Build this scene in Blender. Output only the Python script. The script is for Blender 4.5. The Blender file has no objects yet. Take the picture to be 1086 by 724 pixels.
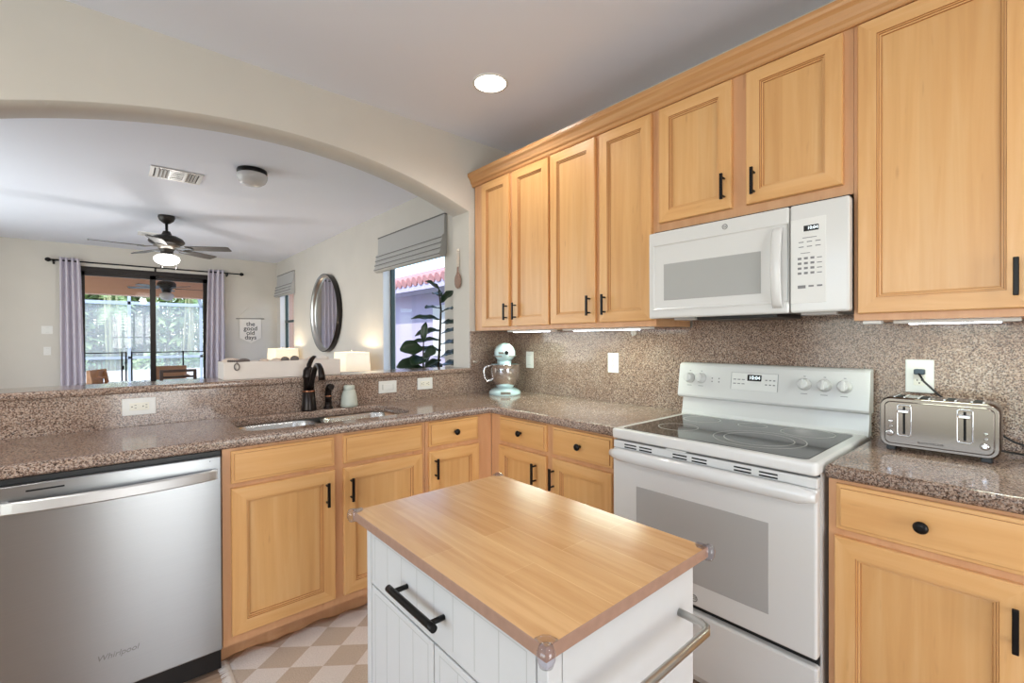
import bpy, bmesh, math, random
from mathutils import Vector, Matrix, Euler
random.seed(7)
C = bpy.context.scene.collection
SC = bpy.context.scene
PI = math.pi

# ------------------------------------------------------------------ camera
cam = bpy.data.cameras.new('camera')
cam.sensor_width = 36.0
cam.lens = 487.81 / 1086 * 36
cam.clip_start = 0.02
cam.clip_end = 200
camo = bpy.data.objects.new('camera', cam)
C.objects.link(camo)
yaw, pitch, roll = math.radians(49.087), math.radians(-0.3057), math.radians(-0.2066)
fw = Vector((math.cos(yaw), math.sin(yaw), 0)); rt = Vector((math.sin(yaw), -math.cos(yaw), 0)); up = Vector((0, 0, 1))
f2 = fw*math.cos(pitch) + up*math.sin(pitch); u2 = up*math.cos(pitch) - fw*math.sin(pitch)
r3 = rt*math.cos(roll) + u2*math.sin(roll); u3 = u2*math.cos(roll) - rt*math.sin(roll)
M = Matrix((r3, u3, -f2)).transposed().to_4x4()
M.translation = Vector((-2.2672, -2.6406, 1.2932))
camo.matrix_world = M
SC.camera = camo

# ------------------------------------------------------------------ world, sun, daylight, exposure
SC.view_settings.view_transform = 'Standard'
SC.view_settings.look = 'None'
SC.view_settings.gamma = 1
SC.view_settings.use_curve_mapping = False
SC.view_settings.exposure = -0.08
w = bpy.data.worlds.new('sky'); SC.world = w; w.use_nodes = True
nt = w.node_tree
sky = nt.nodes.new('ShaderNodeTexSky')
sky.sky_type = 'NISHITA'; sky.sun_disc = False
sky.sun_elevation = math.radians(48); sky.sun_rotation = math.radians(200)
nt.links.new(sky.outputs[0], nt.nodes['Background'].inputs[0])
nt.nodes['Background'].inputs[1].default_value = 0.62

def light(name, kind, loc, energy, color=(1, 1, 1), rot=(0, 0, 0), size=1, size_y=None, radius=None, spot=None):
    l = bpy.data.lights.new(name, kind); l.energy = energy; l.color = color
    if kind == 'AREA':
        l.size = size
        if size_y: l.shape = 'RECTANGLE'; l.size_y = size_y
    if radius is not None: l.shadow_soft_size = radius
    if spot: l.spot_size = spot; l.spot_blend = 0.6
    o = bpy.data.objects.new(name, l); o.location = loc; o.rotation_euler = rot
    C.objects.link(o); return o
light('sun', 'SUN', (0, 0, 10), 4.5, (1, .96, .9), (math.radians(42), 0, math.radians(-70)))
# daylight at the rear window; the two lamps on the left are added fill
light('daylight_rear_window', 'AREA', (-1.725, -4.93, 1.16), 56, (.93, .97, 1), (PI/2+.3, 0, 0), 1.1, 2.0)
light('added_left_fill', 'AREA', (-4.08, -2.2, 1.45), 34, (.93, .97, 1), (PI/2+.4, 0, -PI/2), 2.6, 2.0)
light('added_dining_fill', 'AREA', (-4.08, 3.6, 1.5), 64, (.90, .94, 1), (PI/2+.1, 0, -PI/2), 3.4, 2.0)

# ------------------------------------------------------------------ materials
def lin(c):
    return tuple(((v/255)/12.92 if v/255 <= .04045 else ((v/255+.055)/1.055)**2.4) for v in c) + (1,)
class NT:
    def __init__(s, name):
        s.m = bpy.data.materials.new(name); s.m.use_nodes = True
        s.n = s.m.node_tree.nodes; s.l = s.m.node_tree.links; s.b = s.n['Principled BSDF']
    def add(s, t, **k):
        x = s.n.new(t)
        for a, v in k.items(): setattr(x, a, v)
        return x
    def link(s, a, b): s.l.new(a, b)
    def coords(s, scale=(1, 1, 1), out='Object'):
        t = s.add('ShaderNodeTexCoord'); mp = s.add('ShaderNodeMapping'); mp.inputs['Scale'].default_value = scale
        s.link(t.outputs[out], mp.inputs[0]); return mp.outputs[0]
    def ramp(s, fac, stops):
        r = s.add('ShaderNodeValToRGB'); e = r.color_ramp.elements
        while len(e) < len(stops): e.new(.5)
        for i, (p, c) in enumerate(stops): e[i].position = p; e[i].color = c
        s.link(fac, r.inputs[0]); return r.outputs[0]
    def noise(s, vec, scale, detail=3, rough=.5, dist=0):
        n = s.add('ShaderNodeTexNoise'); n.inputs['Scale'].default_value = scale; n.inputs['Detail'].default_value = detail
        n.inputs['Roughness'].default_value = rough; n.inputs['Distortion'].default_value = dist
        s.link(vec, n.inputs['Vector']); return n.outputs['Fac']
    def mix(s, a, b, fac, mode='MIX'):
        x = s.add('ShaderNodeMix', data_type='RGBA', blend_type=mode)
        for sock, v in ((x.inputs[6], a), (x.inputs[7], b), (x.inputs[0], fac)):
            if hasattr(v, 'is_output'): s.link(v, sock)
            else: sock.default_value = v
        return x.outputs[2]
    def bump(s, h, strength=.1, dist=.002):
        x = s.add('ShaderNodeBump'); x.inputs['Strength'].default_value = strength; x.inputs['Distance'].default_value = dist
        s.link(h, x.inputs['Height']); s.link(x.outputs[0], s.b.inputs['Normal'])
def plain(name, rgb, rough=.5, metal=0, coat=0, spec=.5, emit=None, es=0, noise=.0, nscale=30):
    t = NT(name); c = lin(rgb)
    if noise:
        v = t.noise(t.coords(), nscale, 4)
        d = tuple(x*(1-noise) for x in c[:3])+(1,); h = tuple(min(1, x*(1+noise)) for x in c[:3])+(1,)
        t.link(t.ramp(v, [(.3, d), (.7, h)]), t.b.inputs['Base Color'])
    else: t.b.inputs['Base Color'].default_value = c
    t.b.inputs['Roughness'].default_value = rough; t.b.inputs['Metallic'].default_value = metal
    t.b.inputs['Coat Weight'].default_value = coat; t.b.inputs['Specular IOR Level'].default_value = spec
    if emit: t.b.inputs['Emission Color'].default_value = lin(emit); t.b.inputs['Emission Strength'].default_value = es
    return t.m
def wood(name, c0, c1, c2, scale, rough=.35, stave=0, sw=9):
    t = NT(name); v = t.coords(scale)
    g = t.noise(v, 1, 5, .55, .6)
    col = t.ramp(g, [(.25, lin(c0)), (.5, lin(c1)), (.75, lin(c2))])
    fleck = t.noise(t.coords((scale[0]*1.6+8, scale[1]*1.6+8, scale[2]*2.2+5)), 1, 1)
    fc = t.ramp(fleck, [(.70, (0, 0, 0, 1)), (.80, (1, 1, 1, 1))])
    m = t.add('ShaderNodeMath', operation='MULTIPLY'); t.link(fc, m.inputs[0]); m.inputs[1].default_value = .22
    col = t.mix(col, lin((150, 95, 50)), m.outputs[0])
    if stave:
        sp = t.add('ShaderNodeSeparateXYZ'); t.link(t.coords(), sp.inputs[0])
        a = t.add('ShaderNodeMath', operation='ADD'); t.link(sp.outputs[0], a.inputs[0]); t.link(sp.outputs[1], a.inputs[1])
        b = t.add('ShaderNodeMath', operation='MULTIPLY'); t.link(a.outputs[0], b.inputs[0]); b.inputs[1].default_value = sw
        fl = t.add('ShaderNodeMath', operation='FLOOR'); t.link(b.outputs[0], fl.inputs[0])
        wn = t.add('ShaderNodeTexWhiteNoise', noise_dimensions='1D'); t.link(fl.outputs[0], wn.inputs['W'])
        col = t.mix(col, t.ramp(wn.outputs['Value'], [(0, lin((222, 206, 188))), (1, (1, 1, 1, 1))]), stave, 'MULTIPLY')
    t.link(col, t.b.inputs['Base Color']); t.b.inputs['Roughness'].default_value = rough
    t.b.inputs['Coat Weight'].default_value = .15; t.b.inputs['Coat Roughness'].default_value = .25
    return t.m
MC = ((208, 152, 92), (220, 168, 108), (228, 182, 127))
MAPLE_V = wood('maple_upright_grain', *MC, (26, 26, 1.6))
MAPLE_H = wood('maple_level_grain', *MC, (1.6, 1.6, 26))
MAPLE_P = wood('maple_panel_staves', (214, 162, 102), (224, 174, 114), (231, 188, 132), (24, 24, 1.3), .33, .35)
GROOVE_BROWN = plain('darker_brown_groove_steps', (168, 112, 66), .5)  # darker brown on the step faces of door and drawer fronts
CROWNM = wood('maple_crown', (184, 130, 80), (198, 146, 94), (208, 160, 110), (1.6, 1.2, 26), .35)
FRAME = wood('maple_face_frame', (206, 152, 108), (214, 162, 118), (222, 172, 128), (20, 20, 2), .4)
def granite(name):
    t = NT(name); v = t.coords()
    vo = t.add('ShaderNodeTexVoronoi'); vo.inputs['Scale'].default_value = 300; t.link(v, vo.inputs['Vector'])
    sp = t.add('ShaderNodeSeparateColor'); t.link(vo.outputs['Color'], sp.inputs[0])
    c1 = t.ramp(sp.outputs[0], [(0, lin((76, 64, 59))), (.2, lin((120, 98, 87))), (.42, lin((157, 132, 117))), (.62, lin((180, 156, 140))), (.85, lin((199, 180, 166))), (1, lin((146, 138, 134)))])
    n = t.noise(v, 5, 3); tint = t.ramp(n, [(.3, lin((236, 226, 220))), (.7, (1, 1, 1, 1))])
    n2 = t.noise(v, 130, 3, .6)
    sp2 = t.ramp(n2, [(.36, lin((110, 98, 92))), (.5, (1, 1, 1, 1))])
    t.link(t.mix(t.mix(c1, tint, 1, 'MULTIPLY'), sp2, .55, 'MULTIPLY'), t.b.inputs['Base Color'])
    t.b.inputs['Roughness'].default_value = .12
    return t.m
GRANITE = granite('speckled_granite')
WALL = plain('wall_paint', (206, 201, 193), .7, noise=.02, nscale=3)
CEIL = plain('ceiling_paint', (232, 236, 248), .8)
WHITE = plain('white_enamel', (218, 217, 215), .22, coat=.3)
WHITE_M = plain('white_plastic', (226, 225, 222), .4)
SEAM = plain('grey_seam', (120, 118, 115), .6)
CREAM = plain('cream_plastic', (230, 226, 214), .4)
CARTW = plain('cart_white_paint', (206, 206, 206), .4, noise=.01)
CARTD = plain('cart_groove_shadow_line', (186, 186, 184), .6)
BLACK = plain('black_plastic', (16, 16, 18), .35)
BLACKM = plain('black_hardware', (24, 22, 22), .35, .6)
SLOT = plain('dark_slot', (8, 8, 9), .8)
BRONZE = plain('oil_rubbed_bronze', (44, 38, 36), .28, .8)
COPPER = plain('copper_band', (176, 120, 92), .3, 1)
def brushed(name, rgb, rough, sc):
    t = NT(name); n = t.noise(t.coords(sc), 1, 3)
    c = lin(rgb); t.link(t.ramp(n, [(.3, tuple(x*.97 for x in c[:3])+(1,)), (.7, c)]), t.b.inputs['Base Color'])
    t.b.inputs['Metallic'].default_value = 1
    r = t.add('ShaderNodeMapRange'); r.inputs[3].default_value = rough-.008; r.inputs[4].default_value = rough+.008
    t.link(n, r.inputs[0]); t.link(r.outputs[0], t.b.inputs['Roughness'])
    return t.m
STEEL = brushed('brushed_stainless_steel', (162, 163, 164), .28, (1, 1, 420))
def aniso(mat):
    n = mat.node_tree.nodes; tg = n.new('ShaderNodeTangent'); tg.direction_type = 'RADIAL'; tg.axis = 'Z'; n['Principled BSDF'].inputs['Anisotropic Rotation'].default_value = .25
    n['Principled BSDF'].inputs['Anisotropic'].default_value = .85
    mat.node_tree.links.new(tg.outputs[0], n['Principled BSDF'].inputs['Tangent'])
aniso(STEEL)
STEEL_H = brushed('satin_steel_handle', (214, 214, 214), .42, (3, 3, 60))
SINKM = brushed('sink_steel', (200, 200, 200), .22, (30, 30, 30))
CHROME = plain('polished_chrome', (220, 220, 222), .08, 1)
NICKEL = plain('brushed_nickel', (190, 188, 184), .3, 1)
TOAST = plain('toaster_brushed_steel', (128, 119, 112), .2, 1)
MIXB = plain('ice_blue_enamel', (200, 228, 232), .12, coat=.5)
BUTCHER = None
def butcher():
    t = NT('butcher_block_laminate'); v = t.coords()
    sp = t.add('ShaderNodeSeparateXYZ'); t.link(v, sp.inputs[0])
    br = t.add('ShaderNodeTexBrick'); br.offset = .37; br.inputs['Scale'].default_value = 1
    br.inputs['Brick Width'].default_value = .42; br.inputs['Row Height'].default_value = .079; br.inputs['Mortar Size'].default_value = .0006
    br.inputs['Color1'].default_value = lin((218, 170, 116)); br.inputs['Color2'].default_value = lin((230, 186, 134)); br.inputs['Mortar'].default_value = lin((240, 200, 150))
    cm = t.add('ShaderNodeCombineXYZ'); t.link(sp.outputs[1], cm.inputs[0]); t.link(sp.outputs[0], cm.inputs[1])
    t.link(cm.outputs[0], br.inputs['Vector'])
    g = t.noise(t.coords((40, 2.5, 40)), 1, 5, .6, .5)
    t.link(t.mix(br.outputs['Color'], t.ramp(g, [(.3, lin((226, 210, 190))), (.65, (1, 1, 1, 1))]), .8, 'MULTIPLY'), t.b.inputs['Base Color'])
    t.b.inputs['Roughness'].default_value = .24; t.b.inputs['Coat Weight'].default_value = .35; t.b.inputs['Coat Roughness'].default_value = .2
    return t.m
BUTCHER = butcher()
EDGE = plain('laminate_edge', (160, 126, 108), .45, noise=.08, nscale=60)
def floor_mat():
    t = NT('wood_look_floor'); v = t.coords()
    br = t.add('ShaderNodeTexBrick'); br.offset = .4; br.inputs['Scale'].default_value = 1
    br.inputs['Brick Width'].default_value = 1.2; br.inputs['Row Height'].default_value = .18; br.inputs['Mortar Size'].default_value = .0015
    br.inputs['Color1'].default_value = lin((196, 168, 146)); br.inputs['Color2'].default_value = lin((182, 152, 130)); br.inputs['Mortar'].default_value = lin((120, 98, 84))
    t.link(v, br.inputs['Vector'])
    g = t.noise(t.coords((3, 40, 1)), 1, 5, .6, .8)
    t.link(t.mix(br.outputs['Color'], t.ramp(g, [(.3, lin((205, 190, 178))), (.65, (1, 1, 1, 1))]), .9, 'MULTIPLY'), t.b.inputs['Base Color'])
    t.b.inputs['Roughness'].default_value = .35
    return t.m
FLOOR = floor_mat()
def glass(name, tint=(1, 1, 1), refl=1.0, rough=0.0):
    t = NT(name); t.n.remove(t.b)
    out = t.n['Material Output']
    tr = t.add('ShaderNodeBsdfTransparent'); tr.inputs[0].default_value = tint+(1,)
    gl = t.add('ShaderNodeBsdfGlossy'); gl.inputs['Roughness'].default_value = rough
    fr = t.add('ShaderNodeFresnel'); ge = t.add('ShaderNodeNewGeometry')
    io = t.add('ShaderNodeMapRange'); io.inputs[3].default_value = 1.5; io.inputs[4].default_value = 1/1.5
    t.link(ge.outputs['Backfacing'], io.inputs[0]); t.link(io.outputs[0], fr.inputs[0])
    m = t.add('ShaderNodeMath', operation='MULTIPLY'); t.link(fr.outputs[0], m.inputs[0]); m.inputs[1].default_value = refl
    mx = t.add('ShaderNodeMixShader'); t.link(m.outputs[0], mx.inputs[0]); t.link(tr.outputs[0], mx.inputs[1]); t.link(gl.outputs[0], mx.inputs[2])
    t.link(mx.outputs[0], out.inputs[0]); return t.m
PANE = glass('window_glass', (.97, .985, .985), .4)
CLEAR = glass('clear_corner_plastic', (.90, .91, .98), 2.2, .08)
TABLEG = glass('table_glass', (.78, .93, .9), 2.0)
COOK = plain('black_ceramic_glass', (26, 24, 23), .06)
RING = plain('burner_ring_print', (168, 164, 158), .3)
OVENW = plain('oven_window_grey_glass', (176, 174, 172), .12)
MWW = plain('microwave_window_screen', (172, 172, 170), .2)
PRINT = plain('grey_print', (130, 130, 132), .6)
DISPLAY = plain('display_black', (10, 10, 11), .2)
DIGIT = plain('display_digits', (230, 240, 245), .4, emit=(225, 240, 245), es=1.5)
LED = plain('led_strip', (255, 255, 255), .5, emit=(238, 246, 255), es=14)
CANLIGHT = plain('recessed_lamp_lens', (255, 255, 255), .5, emit=(255, 246, 232), es=9)
BULB = plain('lit_frosted_globe', (255, 255, 255), .4, emit=(255, 250, 244), es=6)
FROST = plain('frosted_glass_unlit', (208, 206, 206), .25)
def shade_mat():
    t = NT('lampshade_linen'); c = lin((240, 230, 208)); t.b.inputs['Base Color'].default_value = c; t.b.inputs['Roughness'].default_value = .9
    t.b.inputs['Emission Color'].default_value = lin((255, 236, 204)); t.b.inputs['Emission Strength'].default_value = .55
    return t.m
SHADE = shade_mat()
CERAMIC = plain('sage_ceramic', (196, 200, 190), .45, noise=.03)
FABRIC = plain('grey_linen', (182, 181, 180), .95, noise=.06, nscale=200)
TRIMF = plain('dark_fabric_piping', (112, 110, 108), .95)
def curtain_mat():
    t = NT('lavender_curtain'); t.b.inputs['Base Color'].default_value = lin((202, 196, 208)); t.b.inputs['Roughness'].default_value = .9
    return t.m
CURT = curtain_mat()
DARKWOOD = plain('dark_walnut', (58, 40, 32), .4, noise=.15, nscale=20)
TAN = plain('tan_wood', (176, 128, 92), .5, noise=.1, nscale=20)
BLADE = plain('weathered_grey_blade', (84, 80, 76), .5, noise=.1)
FANM = plain('fan_aged_iron', (52, 48, 45), .35, .5, noise=.2, nscale=40)
FANS = plain('fan_pewter', (150, 145, 138), .3, .9)
LEAF = plain('fig_leaf', (34, 56, 32), .32, noise=.25, nscale=12)
STEM = plain('fig_stem', (64, 58, 40), .8)
SOIL = plain('white_planter', (220, 218, 214), .6)
CANVAS = plain('canvas_banner', (228, 222, 214), .95, noise=.03, nscale=200)
BOXW = plain('whitewashed_wood', (222, 213, 206), .7, noise=.04, nscale=8)
SHELL = plain('shell', (214, 196, 182), .6, noise=.15, nscale=40)
DARKSHELL = plain('dark_shell', (106, 96, 92), .6)
SPOONW = plain('carved_wood', (150, 122, 108), .7, noise=.12, nscale=90)
ROPE = plain('pale_rope', (224, 214, 202), .9)
VENTM = plain('white_vent_metal', (224, 222, 220), .4)
VENTD = plain('vent_dark', (66, 62, 60), .7)
MIRROR = plain('mirror_glass', (235, 238, 240), .02, 1)
MIRF = plain('dark_mirror_frame', (38, 34, 34), .35, .4)
FRAMEB = plain('dark_bronze_aluminium', (34, 27, 25), .4, .3)
WINF = plain('green_black_window_frame', (38, 62, 60), .4)
REVEAL = plain('white_sill', (232, 230, 230), .4)
STUCCO = plain('peach_stucco', (222, 178, 150), .9, noise=.04, nscale=60)
LILAC_CAST = plain('stucco_with_lilac_light_cast', (196, 186, 214), .9)  # purple cast of the light is put into the wall colour
TILE = plain('clay_roof_tile', (200, 140, 140), .8, noise=.12)
CAGE = plain('grey_blue_aluminium', (178, 190, 206), .4)
DECK = plain('pale_pool_deck', (228, 224, 220), .7, noise=.04)
WATER = plain('pool_water', (120, 176, 178), .05)
def screen_mat():
    t = NT('pool_screen_mesh'); out = t.n['Material Output']; t.b.inputs['Base Color'].default_value = lin((226, 232, 236)); t.b.inputs['Roughness'].default_value = .9
    tr = t.add('ShaderNodeBsdfTransparent'); mx = t.add('ShaderNodeMixShader'); mx.inputs[0].default_value = .22
    t.link(tr.outputs[0], mx.inputs[1]); t.link(t.b.outputs[0], mx.inputs[2]); t.link(mx.outputs[0], out.inputs[0]); return t.m
SCREEN = screen_mat()
GROUND = plain('lawn', (104, 128, 76), .95, noise=.2, nscale=4)
FROND = plain('palm_green', (176, 198, 140), .7, noise=.25, nscale=3)
FROND2 = plain('palm_green_deep', (140, 170, 116), .7, noise=.25, nscale=3)
TRUNK = plain('palm_cane', (170, 170, 130), .8, noise=.2, nscale=10)
def rug_mat():
    t = NT('woven_rug'); sp = t.add('ShaderNodeSeparateXYZ'); t.link(t.coords((1/.20, 1/.155, 1)), sp.inputs[0])
    def op(o, a, b=None):
        x = t.add('ShaderNodeMath', operation=o)
        for i, v in enumerate((a, b)):
            if v is None: continue
            if hasattr(v, 'is_output'): t.link(v, x.inputs[i])
            else: x.inputs[i].default_value = v
        return x.outputs[0]
    fx = op('FLOOR', op('ADD', sp.outputs[0], sp.outputs[1])); fy = op('FLOOR', op('SUBTRACT', sp.outputs[0], sp.outputs[1]))
    k = op('MODULO', op('ADD', op('ADD', fx, fy), 100), 2)
    vn = t.noise(t.coords((260, 260, 1)), 1, 1)
    c = t.mix(lin((226, 216, 210)), lin((198, 180, 164)), k)
    t.link(t.mix(c, t.ramp(vn, [(.3, lin((214, 210, 206))), (.6, (1, 1, 1, 1))]), .7, 'MULTIPLY'), t.b.inputs['Base Color'])
    t.b.inputs['Roughness'].default_value = .95; t.bump(vn, .5, .002)
    return t.m
RUG = rug_mat()
FRINGE = plain('rug_fringe', (226, 214, 204), .95)

# ------------------------------------------------------------------ mesh helpers
def wloc(o):
    v = Vector((0, 0, 0))
    while o is not None: v += o.location; o = o.parent
    return v
class MB:
    def __init__(s): s.bm = bmesh.new(); s.mi = 0
    def _f(s, vs, mi=None, smooth=False):
        try:
            f = s.bm.faces.new(vs); f.material_index = s.mi if mi is None else mi; f.smooth = smooth; return f
        except ValueError: return None
    def box(s, a, b, bev=0, seg=2, mi=None):
        x0, y0, z0 = [min(p, q) for p, q in zip(a, b)]; x1, y1, z1 = [max(p, q) for p, q in zip(a, b)]
        n0 = len(s.bm.verts)
        t = bmesh.new()
        vs = [t.verts.new((x, y, z)) for z in (z0, z1) for y in (y0, y1) for x in (x0, x1)]
        for q in ((0, 2, 3, 1), (4, 5, 7, 6), (0, 1, 5, 4), (2, 6, 7, 3), (0, 4, 6, 2), (1, 3, 7, 5)): t.faces.new([vs[i] for i in q])
        if bev: bmesh.ops.bevel(t, geom=list(t.edges), offset=bev, segments=seg, profile=.5, affect='EDGES')
        s.merge(t, mi); return s
    def merge(s, t, mi=None, mat=None, smooth=None):
        if mat is not None: bmesh.ops.transform(t, matrix=mat, verts=t.verts)
        m = {v: s.bm.verts.new(v.co) for v in t.verts}
        for f in t.faces:
            g = s._f([m[v] for v in f.verts], s.mi if mi is None else mi, f.smooth if smooth is None else smooth)
        t.free()
    def loft(s, loops, cap0=True, cap1=True, smooth=True, closed=True, mi=None):
        R = [[s.bm.verts.new(p) for p in L] for L in loops]
        for A, B in zip(R, R[1:]):
            n = len(A)
            for i in range(n if closed else n-1):
                j = (i+1) % n; s._f([A[i], A[j], B[j], B[i]], mi, smooth)
        if cap0: s._f(list(reversed(R[0])), mi)
        if cap1: s._f(R[-1], mi)
        return s
    def lathe(s, prof, c=(0, 0, 0), axis='z', n=28, smooth=True, cap0=True, cap1=True, mi=None):
        L = []
        for r, h in prof:
            ring = []
            for i in range(n):
                a = 2*PI*i/n; p, q = r*math.cos(a), r*math.sin(a)
                v = {'z': (p, q, h), 'x': (h, p, q), 'y': (q, h, p)}[axis]
                ring.append(tuple(c[k]+v[k] for k in range(3)))
            L.append(ring)
        return s.loft(L, cap0, cap1, smooth, True, mi)
    def tube(s, pts, r, n=10, smooth=True, mi=None):
        pts = [Vector(p) for p in pts]; rs = r if isinstance(r, (list, tuple)) else [r]*len(pts)
        L = []; pu = None
        for i, p in enumerate(pts):
            d = (pts[min(i+1, len(pts)-1)] - pts[max(i-1, 0)]).normalized()
            if pu is None:
                pu = d.orthogonal().normalized()
            u = (pu - d*pu.dot(d)).normalized(); pu = u; v = d.cross(u)
            L.append([tuple(p + (u*math.cos(2*PI*k/n) + v*math.sin(2*PI*k/n))*rs[i]) for k in range(n)])
        return s.loft(L, True, True, smooth, True, mi)
    def quad(s, *pts, mi=None, smooth=False): s._f([s.bm.verts.new(p) for p in pts], mi, smooth); return s
    def build(s, name, mat, parent=None, fix=True, shift=None):
        if fix: bmesh.ops.recalc_face_normals(s.bm, faces=s.bm.faces)
        off = wloc(parent) if parent is not None else Vector((0, 0, 0))
        if parent is None and shift is not None: off = Vector(shift)
        if off.length: bmesh.ops.translate(s.bm, vec=-off, verts=s.bm.verts)
        me = bpy.data.meshes.new(name); s.bm.to_mesh(me); s.bm.free()
        for m in (mat if isinstance(mat, (list, tuple)) else [mat]): me.materials.append(m)
        o = bpy.data.objects.new(name, me); C.objects.link(o)
        if parent is not None: o.parent = parent
        elif shift is not None: o.location = shift
        return o
def tag(o, label=None, cat=None, group=None, kind=None):
    if label: o['label'] = label
    if cat: o['category'] = cat
    if group: o['group'] = group
    if kind: o['kind'] = kind
    return o
def thing(name, label, cat, loc, group=None):
    o = bpy.data.objects.new(name, None); o.location = loc; o.empty_display_size = .05; C.objects.link(o)
    return tag(o, label, cat, group)
def struct(o): o['kind'] = 'structure'; return o
def dup(o, parent=None):
    c = o.copy(); C.objects.link(c)
    if parent is not None: c.parent = parent
    for ch in list(o.children): dup(ch, c)
    return c
def rrect(x0, y0, x1, y1, r, n=6):
    pts = []
    for cx, cy, a0 in ((x1-r, y1-r, 0), (x0+r, y1-r, PI/2), (x0+r, y0+r, PI), (x1-r, y0+r, 3*PI/2)):
        for i in range(n+1):
            a = a0+PI/2*i/n; pts.append((cx+r*math.cos(a), cy+r*math.sin(a)))
    return pts
def slab_mesh(polys, z0, z1, bev, res=3):
    """outline polygons (holes allowed) in x,y thickened from z0 to z1 with rounded edges -> bmesh"""
    cu = bpy.data.curves.new('tmp', 'CURVE'); cu.dimensions = '2D'; cu.fill_mode = 'BOTH'
    cu.extrude = max((z1-z0)/2-bev, 0.00001); cu.bevel_depth = bev; cu.bevel_resolution = res; cu.offset = -bev
    for P in polys:
        sp = cu.splines.new('POLY'); sp.points.add(len(P)-1)
        for i, p in enumerate(P): sp.points[i].co = (p[0], p[1], 0, 1)
        sp.use_cyclic_u = True
    t = to_bm(cu); bmesh.ops.remove_doubles(t, verts=t.verts, dist=1e-5)
    bmesh.ops.translate(t, vec=(0, 0, (z0+z1)/2), verts=t.verts); return t
def to_bm(cu):
    o = bpy.data.objects.new('tmp', cu); C.objects.link(o)
    dg = bpy.context.evaluated_depsgraph_get(); dg.update()
    me = bpy.data.meshes.new_from_object(o.evaluated_get(dg))
    t = bmesh.new(); t.from_mesh(me)
    bpy.data.objects.remove(o); bpy.data.meshes.remove(me); bpy.data.curves.remove(cu)
    return t
def text_bm(body, size, ext=.0004, align='CENTER', shear=0, bold=0):
    cu = bpy.data.curves.new('tmp', 'FONT'); cu.body = body; cu.size = size; cu.extrude = ext; cu.align_x = align; cu.align_y = 'CENTER'; cu.shear = shear; cu.offset = bold
    cu.space_line = .75
    return to_bm(cu)
# frames that put a front's u (to the viewer's right), v (up), w (outwards) into the room
def face_y(y): return Matrix(((1, 0, 0, 0), (0, 0, -1, y), (0, 1, 0, 0), (0, 0, 0, 1)))       # faces -y, u = +x
def face_x(x): return Matrix(((0, 0, -1, x), (-1, 0, 0, 0), (0, 1, 0, 0), (0, 0, 0, 1)))      # faces -x, u = -y
def put_text(body, size, F, u, v, wz, mat, name, parent, shear=0, bold=0, ext=.0004):
    m = MB(); m.merge(text_bm(body, size, ext, shear=shear, bold=bold), mat=F @ Matrix.Translation((u, v, wz))); return m.build(name, mat, parent, fix=False)
def fbox(m, F, u0, u1, v0, v1, w0, w1, bev=0, mi=None, seg=2):
    t = MB(); t.box((u0, v0, w0), (u1, v1, w1), bev, seg); m.merge(t.bm, mi=mi, mat=F)
def ring_front(F, u0, u1, v0, v1, prof, fill=True, dark=()):
    m = MB(); L = []
    for ins, h in prof:
        L.append([m.bm.verts.new(F @ Vector(p)) for p in ((u0+ins, v0+ins, h), (u1-ins, v0+ins, h), (u1-ins, v1-ins, h), (u0+ins, v1-ins, h))])
    for q, (A, B) in enumerate(zip(L, L[1:])):
        for i in range(4):
            j = (i+1) % 4; m._f([A[i], A[j], B[j], B[i]], 2 if q in dark else 1 if i in (0, 2) else 0)
    m._f(list(reversed(L[0])))
    if fill: m._f(L[-1], 1)
    return m
def pull(F, u, v, parent, w0=.021, length=.106, name='handle'):
    m = MB()
    fbox(m, F, u-.006, u+.006, v-length/2, v+length/2, w0+.024, w0+.034, .002)
    for s in (-1, 1):
        t = MB(); t.lathe([(.0045, w0-.002), (.0045, w0+.026)], (u, v+s*(length/2-.016), 0)); m.merge(t.bm, mat=F)
    return m.build(name, BLACKM, parent)
def knob(F, u, v, parent, w0=.021):
    t = MB(); t.lathe([(.007, w0-.002), (.006, w0+.012), (.014, w0+.016), (.0165, w0+.022), (.014, w0+.027), (.006, w0+.030)], (u, v, 0))
    m = MB(); m.merge(t.bm, mat=F); return m.build('knob', BLACKM, parent)
DOORP = [(0, 0), (0, .016), (.003, .020), (.052, .020), (.0532, .0160), (.0570, .0165), (.0582, .0120), (.0628, .0115), (.0640, .0070), (.066, .0075)]
DRAWP = [(0, 0), (0, .0125), (.002, .0145), (.011, .0145), (.0115, .0185), (.013, .020)]
def door(F, u0, u1, v0, v1, parent, hu=None, hv=None):
    d = ring_front(F, u0, u1, v0, v1, DOORP, False, (3, 5, 7)).build('door', [MAPLE_V, MAPLE_H, GROOVE_BROWN], parent)
    m = MB(); m.quad(*[F @ Vector(p) for p in ((u0+.066, v0+.066, .0075), (u1-.066, v0+.066, .0075), (u1-.066, v1-.066, .0075), (u0+.066, v1-.066, .0075))])
    m.build('door_panel', MAPLE_P, d)
    if hu is not None: pull(F, hu, hv, d)
    return d
def drawer(F, u0, u1, v0, v1, parent, kn=True, name='drawer_front'):
    d = ring_front(F, u0, u1, v0, v1, DRAWP, True, (3,)).build(name, [MAPLE_V, MAPLE_H, GROOVE_BROWN], parent)
    if kn: knob(F, (u0+u1)/2, (v0+v1)/2, d)
    return d

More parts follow.
